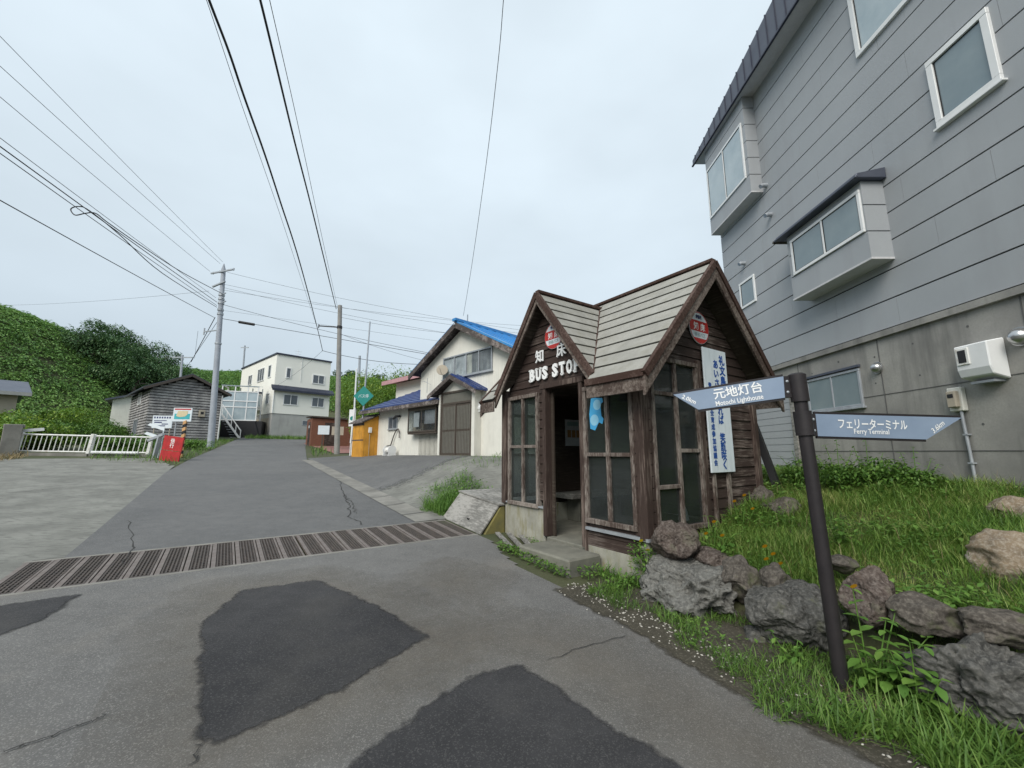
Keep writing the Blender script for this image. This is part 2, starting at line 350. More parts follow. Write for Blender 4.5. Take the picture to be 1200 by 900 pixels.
class MB:
    def __init__(s): s.v = []; s.f = []; s.mi = []; s.sm = []
    def add(s, vs, fs, mi=0, smooth=False):
        o = len(s.v); s.v += [tuple(map(float, p)) for p in vs]
        for f in fs: s.f.append(tuple(i + o for i in f)); s.mi.append(mi); s.sm.append(smooth)
        return s
    def hexa(s, p, mi=0):      # eight corners: bottom ring then top ring
        return s.add(p, [(3, 2, 1, 0), (4, 5, 6, 7), (0, 1, 5, 4), (1, 2, 6, 5), (2, 3, 7, 6), (3, 0, 4, 7)], mi)
    def box(s, x0, x1, y0, y1, z0, z1, mi=0, O=(0, 0, 0), X=X_, Y=Y_, Z=Z_):
        O = np.asarray(O, float); q = lambda a, b, c: O + a * X + b * Y + c * Z
        return s.hexa([q(x0, y0, z0), q(x1, y0, z0), q(x1, y1, z0), q(x0, y1, z0), q(x0, y0, z1), q(x1, y0, z1), q(x1, y1, z1), q(x0, y1, z1)], mi)
    def slab(s, pts, n, d, mi=0):   # polygon thickened along n
        pts = [np.asarray(p, float) for p in pts]; n = np.asarray(n, float) * d; k = len(pts)
        return s.add(pts + [p + n for p in pts], [tuple(range(k))[::-1], tuple(range(k, 2 * k))] + [(i, (i + 1) % k, (i + 1) % k + k, i + k) for i in range(k)], mi)
    def beam(s, a, b, w, h, up=(0, 0, 1), mi=0):   # rectangular bar from a to b
        a = np.asarray(a, float); b = np.asarray(b, float); d = b - a; d = d / np.linalg.norm(d)
        sx = np.cross(d, up); sx /= np.linalg.norm(sx); uz = np.cross(sx, d)
        c = [(-w / 2, -h / 2), (w / 2, -h / 2), (w / 2, h / 2), (-w / 2, h / 2)]
        return s.hexa([a + i * sx + j * uz for i, j in c] + [b + i * sx + j * uz for i, j in c], mi)
    def tube(s, pts, r, n=8, mi=0, caps=True):
        pts = [np.asarray(p, float) for p in pts]; rs = r if hasattr(r, '__len__') else [r] * len(pts)
        vs = []; fs = []; ref = None
        for i, p in enumerate(pts):
            d = pts[min(i + 1, len(pts) - 1)] - pts[max(i - 1, 0)]; d = d / (np.linalg.norm(d) + 1e-9)
            if ref is None: ref = np.cross(d, (0, 0, 1) if abs(d[2]) < .9 else (1, 0, 0))
            a = ref - d * np.dot(ref, d); a /= np.linalg.norm(a) + 1e-9; b = np.cross(d, a); ref = a
            vs += [p + rs[i] * (a * math.cos(2 * math.pi * k / n) + b * math.sin(2 * math.pi * k / n)) for k in range(n)]
        for i in range(len(pts) - 1):
            fs += [(i * n + k, i * n + (k + 1) % n, (i + 1) * n + (k + 1) % n, (i + 1) * n + k) for k in range(n)]
        s.add(vs, fs, mi, True)
        if caps: s.add(vs[:n] + vs[-n:], [tuple(range(n))[::-1], tuple(range(n, 2 * n))], mi)
        return s
    def disc(s, c, n, r, d, k=28, mi=0):
        c = np.asarray(c, float); n = np.asarray(n, float); n = n / np.linalg.norm(n)
        a = np.cross(n, (0, 0, 1)); a /= np.linalg.norm(a); b = np.cross(n, a)
        return s.slab([c + r * (a * math.cos(2 * math.pi * i / k) + b * math.sin(2 * math.pi * i / k)) for i in range(k)], n, d, mi)
    def dome(s, c, n, r, depth, k=16, rings=6, mi=0):
        c = np.asarray(c, float); n = np.asarray(n, float); n = n / np.linalg.norm(n)
        a = np.cross(n, (0, 0, 1)); a /= np.linalg.norm(a); b = np.cross(n, a); vs = []; fs = []
        for j in range(rings):
            p = j / rings * math.pi / 2; rr = r * math.cos(p)
            vs += [c + n * depth * math.sin(p) + rr * (a * math.cos(2 * math.pi * i / k) + b * math.sin(2 * math.pi * i / k)) for i in range(k)]
        vs.append(c + n * depth)
        for j in range(rings - 1): fs += [(j * k + i, j * k + (i + 1) % k, (j + 1) * k + (i + 1) % k, (j + 1) * k + i) for i in range(k)]
        fs += [((rings - 1) * k + i, (rings - 1) * k + (i + 1) % k, len(vs) - 1) for i in range(k)]
        return s.add(vs, fs, mi, True)
    def mesh(s, name, bevel=0):
        me = bpy.data.meshes.new(name); me.from_pydata(s.v, [], s.f)
        me.polygons.foreach_set('material_index', s.mi); me.polygons.foreach_set('use_smooth', s.sm)
        bm = bmesh.new(); bm.from_mesh(me)
        bmesh.ops.recalc_face_normals(bm, faces=bm.faces)
        if bevel:
            bmesh.ops.remove_doubles(bm, verts=bm.verts, dist=1e-5)
            bmesh.ops.bevel(bm, geom=[e for e in bm.edges if len(e.link_faces) == 2 and e.calc_face_angle(0) > .6], offset=bevel, segments=1, affect='EDGES', clamp_overlap=True)
        bm.to_mesh(me); bm.free(); me.update(); return me
    def build(s, name, mat, parent=None, bevel=0, loc=None, rz=0.0):
        return link(name, s.mesh(name, bevel), mat, parent, loc, rz)

def np_mesh(name, V, F, smooth=False):
    """fast mesh from arrays; F is (n,k)"""
    me = bpy.data.meshes.new(name); V = np.asarray(V, np.float32); F = np.asarray(F, np.int32); n, k = F.shape
    me.vertices.add(len(V)); me.vertices.foreach_set('co', V.ravel())
    me.loops.add(n * k); me.loops.foreach_set('vertex_index', F.ravel())
    me.polygons.add(n); me.polygons.foreach_set('loop_start', np.arange(0, n * k, k, dtype=np.int32)); me.polygons.foreach_set('loop_total', np.full(n, k, np.int32))
    if smooth: me.polygons.foreach_set('use_smooth', np.ones(n, bool))
    me.update(calc_edges=True); return me
def rotz(a):
    c, s_ = np.cos(a), np.sin(a); o = np.zeros_like(a); l = np.ones_like(a)
    return np.stack([np.stack([c, -s_, o], -1), np.stack([s_, c, o], -1), np.stack([o, o, l], -1)], -2)
def rotx(a):
    c, s_ = np.cos(a), np.sin(a); o = np.zeros_like(a); l = np.ones_like(a)
    return np.stack([np.stack([l, o, o], -1), np.stack([o, c, -s_], -1), np.stack([o, s_, c], -1)], -2)
def scatter(tv, tf, pos, rot, scl):
    """stamp a template at many places -> V, F"""
    tv = np.asarray(tv, float); tf = np.asarray(tf); n = len(pos)
    scl = np.asarray(scl, float); scl = scl[:, None, None] if scl.ndim == 1 else scl[:, None, :]
    V = np.einsum('nij,nkj->nki', rot, tv[None] * scl) + np.asarray(pos)[:, None, :]
    F = tf[None] + (np.arange(n) * len(tv))[:, None, None]
    return V.reshape(-1, 3), F.reshape(-1, tf.shape[1])
def join(parts):
    V = []; F = []; o = 0
    for v, f in parts: V.append(v); F.append(f + o); o += len(v)
    return np.concatenate(V), np.concatenate(F)
BLADE_V = [(-.05, 0, 0), (.05, 0, 0), (-.04, .10, .55), (.04, .10, .55), (-.006, .42, 1), (.006, .42, 1)]
BLADE_F = np.array([(0, 1, 3, 2), (2, 3, 5, 4)])
LEAF_V = [(0, 0, 0), (.26, .35, .05), (.20, .72, .0), (0, 1, -.12), (-.20, .72, .0), (-.26, .35, .05), (0, .45, -.03)]
LEAF_F = np.array([(0, 1, 6, 6), (1, 2, 6, 6), (2, 3, 6, 6), (3, 4, 6, 6), (4, 5, 6, 6), (5, 0, 6, 6)])
CARD_V = [(-.5, -.32, 0), (.5, -.32, 0), (.5, .32, .06), (-.5, .32, .06)]; CARD_F = np.array([(0, 1, 2, 3)])
LEAFQ_V = [(0, 0, 0), (.24, .45, .05), (0, 1, -.10), (-.24, .45, .05)]; LEAFQ_F = np.array([(0, 1, 2, 3)])

def blades(pos, h, w=1.0, lean=.5):
    n = len(pos); hh = np.asarray(h)
    rot = rotz(RNG.uniform(0, 6.283, n)) @ rotx(-RNG.uniform(0, lean, n))
    return scatter(BLADE_V, BLADE_F, pos, rot, np.stack([hh * w, hh, hh], -1))
def leafball(c, rad, n, size, seed_up=.35, shell=.45, flat_=1.0):
    """leaves through an ellipsoid's volume, denser to its outside"""
    d = RNG.normal(size=(n, 3)); d /= np.linalg.norm(d, axis=1)[:, None]
    r = (shell + (1 - shell) * RNG.random(n)) ** .6
    p = np.asarray(c) + d * r[:, None] * np.asarray(rad)
    rot = rotz(np.arctan2(-d[:, 0], d[:, 1]) + RNG.normal(0, .7, n)) @ rotx(RNG.normal(-.25, .55, n) * flat_)
    return scatter(LEAFQ_V, LEAFQ_F, p, rot, size * RNG.uniform(.6, 1.3, n))

def text(body, size, w=None, bold=0.0):
    """lettering as flat geometry: verts (centred on x, baseline at 0), faces"""
    c = bpy.data.curves.new('lettering', 'FONT'); c.body = body; c.size = size; c.offset = bold; c.resolution_u = 2
    o = bpy.data.objects.new('lettering', c); COL.objects.link(o)
    dg = bpy.context.evaluated_depsgraph_get(); me = bpy.data.meshes.new_from_object(o.evaluated_get(dg))
    v = np.array([p.co[:] for p in me.vertices]); f = [tuple(p.vertices) for p in me.polygons]
    bpy.data.objects.remove(o); bpy.data.curves.remove(c); bpy.data.meshes.remove(me)
    x0, x1 = v[:, 0].min(), v[:, 0].max(); v[:, 0] -= (x0 + x1) / 2
    if w: v[:, 0] *= w / (x1 - x0)
    return v, f
def put_text(mb, body, O, X, Y, size, w=None, bold=0.0, mi=0):
    v, f = text(body, size, w, bold); O = np.asarray(O, float)
    mb.add([O + p[0] * np.asarray(X) + p[1] * np.asarray(Y) for p in v], f, mi)

def window(parent, O, X, Nrm, w, h, fw=.05, dep=.05, cols=1, rows=1, mf='pvc', mg='g_far', bar=None, name='window', sill=0, out_=None, rowpos=None):
    """frame standing proud of the wall with its pane as a sub-part; O = lower left corner, X right, Nrm outward"""
    X = np.asarray(X, float); Nn = np.asarray(Nrm, float); O = np.asarray(O, float); bar = bar or fw * .7
    m = MB(); dz = dep
    m.box(0, w, -.02, dz, h - fw, h, 0, O, X, Nn); m.box(0, w, -.02, dz, 0, fw, 0, O, X, Nn)
    m.box(0, fw, -.018, dz - .002, fw, h - fw, 0, O, X, Nn); m.box(w - fw, w, -.018, dz - .002, fw, h - fw, 0, O, X, Nn)
    for i in range(1, cols): x = w * i / cols; m.box(x - bar / 2, x + bar / 2, -.016, dz - .004, fw, h - fw, 0, O, X, Nn)
    for j in range(1, rows):
        z = h * (rowpos if rowpos else j / rows); m.box(fw, w - fw, -.014, dz - .007, z - bar / 2, z + bar / 2, 0, O, X, Nn)
    if sill: m.box(-.03, w + .03, -.012, dz + sill, -.035, -.003, 0, O, X, Nn)
    fr = m.build(name, M[mf], parent, bevel=.004)
    if fw >= .054 and mf in ('pvc',):      # dark gasket between frame and glass
        e = MB(); k = .012
        for i in range(cols):
            a = (fw if i == 0 else w * i / cols + bar / 2) + .001; b = (w - fw if i == cols - 1 else w * (i + 1) / cols - bar / 2) - .001
            e.box(a, a + k, 0, .02, fw, h - fw, 0, O, X, Nn); e.box(b - k, b, 0, .02, fw, h - fw, 0, O, X, Nn); e.box(a + k, b - k, 0, .019, fw, fw + k, 0, O, X, Nn); e.box(a + k, b - k, 0, .019, h - fw - k, h - fw, 0, O, X, Nn)
        e.build('gasket', M['black'], fr)
    g = MB(); g.box(fw * .5, w - fw * .5, .006, .012, fw * .5, h - fw * .5, 0, O, X, Nn)
    g.build('pane', M[mg], fr)
    return fr

# ------------------------------------------------------------------ ground and paved sheets
def st_sheet(name, ss, tt, off, mat, inside=None, edge=None, lower=None):
    S, T = np.meshgrid(ss, tt, indexing='ij')
    Xw = S * E1[0] + T * E2[0]; Yw = S * E1[1] + T * E2[1]
    Z = ground_h(Xw, Yw) + off
    if lower is not None: Z = Z - lower(S, T)
    V = np.stack([Xw, Yw, Z], -1).reshape(-1, 3); a, b = S.shape
    idx = np.arange(a * b).reshape(a, b)
    F = np.stack([idx[:-1, :-1], idx[:-1, 1:], idx[1:, 1:], idx[1:, :-1]], -1).reshape(-1, 4)
    if inside is not None:
        sc = (S[:-1, :-1] + S[1:, 1:]) / 2; tc_ = (T[:-1, :-1] + T[1:, 1:]) / 2
        F = F[inside(sc, tc_).reshape(-1)]
    me = np_mesh(name, V, F, True)
    if edge is not None:
        at = me.attributes.new('edge', 'FLOAT', 'POINT'); at.data.foreach_set('value', np.clip(edge(S, T), -1, 1).reshape(-1).astype(np.float32))
    return tag(link(name, me, mat), kind='structure')
def poly_sheet(name, poly, off, mat, fade=.10, step=.05, pad=.16):
    """sheet over a polygon given in road coordinates; its 'edge' attribute runs from -.5 outside to .5 inside"""
    P = np.array(poly); lo = P.min(0) - pad; hi = P.max(0) + pad
    def sd(S, T):
        q = np.stack([S, T], -1); d = np.full(S.shape, 1e9); ins = np.zeros(S.shape, bool)
        for i in range(len(P)):
            a = P[i]; b = P[(i + 1) % len(P)]; e = b - a; w = q - a
            k = np.clip((w @ e) / (e @ e), 0, 1); dd = np.linalg.norm(w - k[..., None] * e, axis=-1); d = np.minimum(d, dd)
            c = ((a[1] <= q[..., 1]) != (b[1] <= q[..., 1])); xx = a[0] + (q[..., 1] - a[1]) / (b[1] - a[1] + 1e-12) * e[0]; ins ^= c & (q[..., 0] < xx)
        return np.where(ins, d, -d)
    return st_sheet(name, np.arange(lo[0], hi[0], step), np.arange(lo[1], hi[1], step), off, mat,
                    inside=lambda S, T: sd(S, T) > -pad * .9, edge=lambda S, T: np.clip(sd(S, T) / fade, -1, 1) * .6 + .45)

def axis(parts):
    a = []
    for x0, x1, d in parts: a += list(np.arange(x0, x1, d))
    return np.array(a + [parts[-1][1]])
road_t0 = lambda S: np.interp(S, [-20, 17, 22, 30, 45, 60], [-1.45, -1.45, -1.15, -.4, .9, 3.0])
road_t1 = lambda S: np.interp(S, [-20, 20, 32, 44, 60], [3.0, 3.0, 4.6, 6.6, 9.5])
def pave_low(S, T):
    m = (S > -14) & (S < 50) & (T < road_t1(S) - .12) & (T > np.where(S < 24, -8.2, road_t0(S) + .1)) & ~((S > 19.6) & (T < road_t0(S) + .1))
    return .05 * m + .05 * ((S > 7.5) & (S < 21) & (T >= 2.8) & (T < 6.6)) * 1.0
ga_s = axis([(-300, -60, 40), (-60, -14, 6), (-14, 0, 1), (0, 3.6, .12), (3.6, 24, .4), (24, 60, 1.2), (60, 140, 3), (140, 300, 12)])
ga_t = axis([(-300, -120, 20), (-120, -20, 2.5), (-20, 2.6, .8), (2.6, 7.2, .12), (7.2, 20, .8), (20, 100, 5), (100, 300, 30)])
st_sheet('ground', ga_s, ga_t, -.012, M['ground'], lower=pave_low)
near_s = axis([(-13, 0, .6), (0, 6.02, .3)])
# the near lane widens over the whole foreground; its right border is ragged
st_sheet('road', axis([(-13, 0, .6), (0, 4.2, .3), (4.2, 6.02, .13)]), axis([(-9, 2.4, .6), (2.4, 3.6, .06)]), .0, M['asphalt'], inside=lambda S, T: T < np.interp(S, [-13, 4.3, 4.8, 5.3, 6.0], [3.12, 3.12, 3.22, 3.42, 3.5]))
fs = axis([(7.24, 48, .5)])
Sg = fs; k = np.linspace(0, 1, 13)
Sx, Kx = np.meshgrid(fs, k, indexing='ij'); Tx = road_t0(Sx) * (1 - Kx) + (road_t1(Sx)) * Kx
Xw = Sx * E1[0] + Tx * E2[0]; Yw = Sx * E1[1] + Tx * E2[1]; Zw = ground_h(Xw, Yw) + .004
idx = np.arange(Sx.size).reshape(Sx.shape)
F = np.stack([idx[:-1, :-1], idx[:-1, 1:], idx[1:, 1:], idx[1:, :-1]], -1).reshape(-1, 4)
tag(link('upper_road', np_mesh('upper_road', np.stack([Xw, Yw, Zw], -1).reshape(-1, 3), F, True), M['far_asphalt']), kind='structure')
st_sheet('concrete_apron', axis([(5.5, 23.2, .6)]), axis([(-8.2, -2.0, .45), (-2.0, -1.43, .095)]), -.004, M['concrete'], inside=lambda S, T: (T < road_t0(S) + .05) & ~((S < 7.3) & (T > -1.72)) & ((S > 5.9) | (T < -1.5)) & (S < 19.3 + np.clip(-(T + 1.5), 0, 1) * 3.6))
st_sheet('concrete_lot', axis([(7.24, 12.2, .3)]), axis([(3.28, 8.4, .3)]), .002, M['concrete'])
st_sheet('lot', axis([(10.0, 22, .3)]), axis([(3.28, 8.6, .3)]), .008, M['lot_asphalt'], edge=lambda S, T: .45 + .5 * np.clip((S - 10.9 - .22 * (T - 3.3)), -1, 1))
st_sheet('gutter_strip', axis([(7.24, 21, .5)]), axis([(2.92, 3.36, .11)]), .014, M['kerbc'])
for s_ in np.arange(7.9, 21, 1.05):
    m = MB(); q = [ST(s_ + a, 2.90 + b) for a, b in ((0, 0), (.025, 0), (.02, .46), (-.01, .46))]
    for p in q: p[2] = gz(p[0], p[1]) + .0185
    m.add(q, [(0, 1, 2, 3)]); tag(m.build('gutter_joint', M['joint']), kind='structure')
st_sheet('red_pavement', axis([(25.5, 40, .6)]), axis([(5.2, 9.5, .5)]), .012, M['redpave'], inside=lambda S, T: T > road_t1(S) - .1 + .0 * S)
for pl_, fd in (([(5.35, .0), (5.3, 1.05), (4.3, 1.55), (3.2, 1.75), (2.55, .85), (2.5, -.1), (2.9, -.2), (4.5, -.25)], .5), ([(3.4, 1.5), (3.3, 2.2), (2.6, 2.7), (1.6, 2.75), (.8, 2.8), (.8, 2.0), (1.8, 2.0), (2.65, 1.9), (2.8, 1.2)], .5), ([(4.4, 1.6), (4.9, 2.4), (4.2, 2.7), (3.7, 2.1)], .6)):
    poly_sheet('sandy_patch', pl_, .0028, M['patch_sand'], fade=fd, step=.08, pad=.3)
# patches of newer asphalt, with the sandy halo round them
poly_sheet('asphalt_patch', [(5.10, .26), (5.05, .95), (4.05, 1.30), (3.29, 1.46), (2.95, .76), (2.80, .10), (2.93, .03), (4.44, -.02)], .0045, M['patch'])
poly_sheet('asphalt_patch', [(2.30, .62), (2.62, 1.44), (2.60, 1.86), (1.80, 1.92), (1.15, 2.05), (.4, 1.9), (.2, .5), (1.2, .2)], .0045, M['patch'])
poly_sheet('asphalt_patch', [(5.72, -1.0), (5.15, -1.10), (4.7, -1.5), (4.4, -2.6), (5.7, -3.0)], .0045, M['patch'])
# cracks: thin dark open seams
def crack(name, pts, w=.012, off=.010, jit=.03):
    P = []; m = MB()
    for i in range(len(pts) - 1):
        for q in np.linspace(0, 1, 9)[:-1]: P.append(np.array(pts[i]) * (1 - q) + np.array(pts[i + 1]) * q + RNG.normal(0, jit, 2))
    P.append(np.array(pts[-1])); vs = []; fs = []
    for i, p in enumerate(P):
        d = P[min(i + 1, len(P) - 1)] - P[max(i - 1, 0)]; d /= np.linalg.norm(d) + 1e-9; nn = np.array([-d[1], d[0]]) * w * random.uniform(.4, 1.1) * (0.15 if i in (0, len(P) - 1) else 1)
        for q in (p + nn / 2, p - nn / 2):
            a = ST(q[0], q[1]); a[2] = gz(a[0], a[1]) + off; vs.append(a)
    fs = [(2 * i, 2 * i + 1, 2 * i + 3, 2 * i + 2) for i in range(len(P) - 1)]
    m.add(vs, fs); return tag(m.build(name, M['crackdark']), kind='structure')
def pix(u, v): return st(onG(u, v))
crack('road_crack', [pix(384, 553), pix(399, 565), pix(403, 580), pix(410, 592), pix(409, 606), pix(425, 616)], .026)
crack('road_crack', [pix(403, 580), pix(413, 590), pix(418, 603)], .02)
crack('road_crack', [pix(2, 884), pix(60, 864), pix(105, 847), pix(122, 840)], .010, jit=.01)
crack('road_crack', [pix(640, 776), pix(680, 760), pix(735, 745)], .008, jit=.012)
crack('road_crack', [pix(236, 865), pix(230, 885), pix(226, 899)], .008, jit=.012)
crack('road_crack', [pix(10, 578), pix(80, 571), pix(170, 566)], .03, jit=.03)
crack('road_crack', [pix(150, 610), pix(158, 640), pix(140, 664)], .02, .006, .02)

# soil strip with pale gravel between road and rocks
poly_sheet('verge_soil', [(3.55, 2.98), (3.4, 4.0), (-3, 4.1), (-3, 2.72), (.85, 2.86), (1.7, 2.83), (2.5, 2.98)], .0075, asphalt('soil_strip', (.05, .046, .034), (.085, .075, .055), (.14, .125, .10), 160, None, True), fade=.12)

# ------------------------------------------------------------------ big grey building on the right
gb = thing('grey_building', 'large grey sided building with a bare concrete ground floor and a dark steel roof edge', 'building', (6, 0, 1.0))
GX = 6.0; GY0, GY1 = -3.0, 10.9; GZ = 3.55
def gl(x, y, z): return np.array([x - GX, y, z - 1.0])
NX = np.array([-1., 0, 0])                       # outward
RX = np.array([0, -1., 0])                       # to the right as seen from the road
m = MB()
m.box(0.02, 9, GY0, GY1, -.6, 2.44)
m.box(-.035, .3, GY0, GY1 + .02, 2.44, 2.535)     # drip ledge
gc = m.build('concrete_storey', M['wallconc'], gb)
m = MB()
for y in (10.35, 8.45, 6.55, 4.62, 2.7, .8): m.box(.012, .03, y - .006, y + .006, .0, 2.43)
for z in (.62, 1.52): m.box(.014, .03, GY0, GY1, z - .005, z + .005)
for y in np.arange(.9, 10.8, .72):
    for z in (.32, .98, 1.72, 2.2):
        yy = y + random.uniform(-.04, .04)
        if random.random() < .8: m.disc((.021, yy, z + random.uniform(-.05, .05)), (-1, 0, 0), random.choice((.014, .016, .02)), .004, 10)
m.build('form_joint', M['joint'], gc)
m = MB(); m.box(.02, 9, GY0, GY1, 2.55, 9.5); gcore = m.build('wall_core', M['black'], gb)
m = MB(); PIT = .455; row = 0; z = 2.56
while z < 9.42:
    y = GY0 - (row % 2) * 1.5 - (row % 3) * .37
    z1 = min(z + PIT - .022, 9.43)
    while y < GY1:
        a = max(y + .002, GY0); b = min(y + 3.03 - .002, GY1)
        if b > a: m.box(0, .03, a, b, z, z1)
        y += 3.03
    z += PIT; row += 1
for i in range(15):    # far end wall courses
    m.box(.0, 9, GY1 + .001, GY1 + .02, 2.56 + i * PIT, min(2.56 + (i + 1) * PIT - .02, 9.43))
m.build('siding', M['siding'], gb)
# oriel at the far end under the eaves
def oriel(name, x, y0, y1, z0, z1):
    b = MB(); d = GX - x; zz = z0; i = 0
    b.box(-d + .03, 0.0, y0 + .03, y1 - .03, z0 - 1 + .01, z1 - 1)
    while zz < z1 - .02:
        t = min(zz + PIT - .02, z1); b.box(-d, 0, y0, y0 + .02, zz - 1, t - 1); b.box(-d, 0, y1 - .02, y1, zz - 1, t - 1)
        b.box(-d, -d + .02, y0 + .021, y1 - .021, zz - 1, t - 1); zz += PIT
    o = b.build(name, M['siding'], gb)
    s = MB(); s.box(-d - .006, 0, y0 - .006, y1 + .006, z0 - 1 - .03, z0 - 1 + .002); s.build('soffit', M['soffit'], o)
    return o
o1 = oriel('oriel', 5.72, 8.9, 10.88, 7.76, 10.34)
window(o1, gl(5.72, 10.84, 8.2), RX, NX, 1.82, 1.52, .06, .03, cols=2, mg='g_sky')
o2 = oriel('oriel', 5.64, 6.01, 7.81, 4.62, 5.93)
window(o2, gl(5.64, 7.70, 5.07), RX, NX, 1.66, .74, .055, .03, cols=2, mg='g_frost')
m = MB(); m.hexa([gl(5.50, 5.92, 5.94), gl(6, 5.92, 5.94), gl(6, 7.96, 5.94), gl(5.50, 7.96, 5.94), gl(5.52, 5.92, 6.02), gl(6, 5.92, 6.13), gl(6, 7.96, 6.13), gl(5.52, 7.96, 6.02)])
m.box(5.48 - GX, 5.53 - GX, 5.90, 7.98, 4.93, 4.975); m.build('oriel_roof', M['darksteel'], o2, bevel=.01)
window(gb, gl(6, 10.22, 5.26), RX, NX, .66, .70, .06, .03, mg='g_frost')
window(gb, gl(6, 5.08, 6.08), RX, NX, .77, 1.06, .085, .045, mg='g_frost', sill=.02)
window(gb, gl(6, 6.07, 8.32), RX, NX, 1.15, 1.5, .085, .045, cols=1, mg='g_sky')
window(gb, gl(6, 2.2, 6.0), RX, NX, 1.2, 1.1, .085, .045, cols=2, mg='g_frost')
window(gc, gl(6.02, 8.24, 2.38), RX, NX, 1.29, .66, .045, .03, cols=2, mf='galv', mg='g_frost', sill=.03)
m = MB(); m.box(-.03, .03, 6.93, 8.26, 2.06, 2.10); m.build('window_lintel', M['darksteel'], gc)
# metal door with wooden surround in the concrete storey
m = MB(); m.box(-.012, .03, 8.74, 10.04, .0, 1.80)
dr = m.build('roller_door', M['galv'], gc)
m = MB()
for i in range(12): m.box(-.022, -.011, 8.76, 10.02, .02 + i * .15, .02 + i * .15 + .135)
m.build('door_slat', M['siding'], dr)
m = MB(); m.box(-.05, .03, 8.62, 8.735, -.1, 1.93); m.box(-.05, .03, 10.045, 10.16, -.1, 1.93); m.box(-.052, .03, 8.60, 10.18, 1.81, 1.95); m.build('door_frame', M['greywood'], dr)
# soffit, fascia and roof
m = MB(); m.box(-.36, .02, GY0, GY1 + .45, 9.36, 9.41); m.box(-.0, 9, GY1, GY1 + .35, 9.361, 9.411); m.build('soffit', M['soffit'], gb)
m = MB(); ft = lambda y: 9.52 + .165 * (GY1 + .5 - y)
m.box(-.40, -.365, GY0, GY1 + .5, 9.34, 9.43)
m.hexa([(-.40, GY0, 9.43), (9.2, GY0, 9.43), (9.2, GY1 + .5, 9.43), (-.40, GY1 + .5, 9.43), (-.40, GY0, ft(GY0)), (9.2, GY0, ft(GY0)), (9.2, GY1 + .5, ft(GY1 + .5)), (-.40, GY1 + .5, ft(GY1 + .5))])
rf = m.build('roof', M['darksteel'], gb)
m = MB()
for y in np.arange(GY0 + .1, GY1 + .3, .30): m.box(-.418, -.398, y, y + .02, 9.35, ft(y) + .01)
m.box(-.43, -.38, GY0, GY1 + .52, 9.315, 9.352)
m.build('standing_seam', M['navy'], rf)
# dome vents, pipe stubs
for (y, z, r) in ((6.6, 2.97, .085), (4.68, 2.95, .10)):
    m = MB(); m.disc((.02, y, z - 1), (-1, 0, 0), r * 1.15, .02); m.dome((.0, y, z - 1), (-1, 0, -.15), r, r * 1.05); m.build('vent_hood', M['steel'], gc)
for (y, z) in ((8.75, 7.80), (8.70, 7.02), (9.9, 6.4)):
    m = MB(); m.tube([(.02, y, z - 1), (-.10, y, z - 1), (-.15, y, z - 1.03)], .05, 12); m.build('vent_pipe', M['galv'], gb)
m = MB(); m.tube([(-.02, 8.02, 4.95), (-.50, 8.02, 4.95)], .03, 10); m.build('gutter_end', M['rockbrown'], o2)

# white flue cover and electricity meter on the concrete wall
bx = thing('heater_flue_box', 'white plastic heater flue cover with a small dark window on the concrete wall', 'flue box', (6.02, 5.04, 2.48))
m = MB(); w2 = .19
pr = [(0, .0), (-.20, .06), (-.23, .16), (-.23, .47), (-.02, .51), (0, .51)]
m.slab([(a, -w2, b) for a, b in pr], (0, 1, 0), 2 * w2); m.build('cover', M['pvc'], bx, bevel=.012)
m = MB(); m.box(-.245, -.228, .015, .165, .22, .44); wf = m.build('window_frame', M['white'], bx, bevel=.006)
m = MB(); m.box(-.249, -.244, .045, .135, .25, .41); m.build('pane', M['black'], wf)
m = MB(); m.box(-.15, 0, -.13, .13, -.025, .005); m.build('outlet', M['galv'], bx)
mt = thing('electric_meter', 'small cream electricity meter with a conduit running down the concrete wall', 'meter', (6.02, 5.465, 1.2))
m = MB(); m.box(-.07, 0, -.09, .09, .94, 1.26); m.build('backing_box', M['cream'], mt, bevel=.01)
m = MB(); m.box(-.13, -.068, -.065, .055, .99, 1.21); mc = m.build('meter_case', M['yellowpaper'] if False else M['beige'], mt, bevel=.012)
m = MB(); m.box(-.134, -.129, -.04, .03, 1.12, 1.17); m.build('display', M['black'], mc)
m = MB(); m.tube([(-.04, -.03, .95), (-.04, -.03, .8), (-.03, -.035, .4), (-.03, -.04, -.06)], .018, 10); m.build('conduit', M['galv'], mt)
for z in (.25, .62):
    m = MB(); m.box(-.055, 0, -.065, -.005, z, z + .02); m.build('clip', M['galv'], mt)

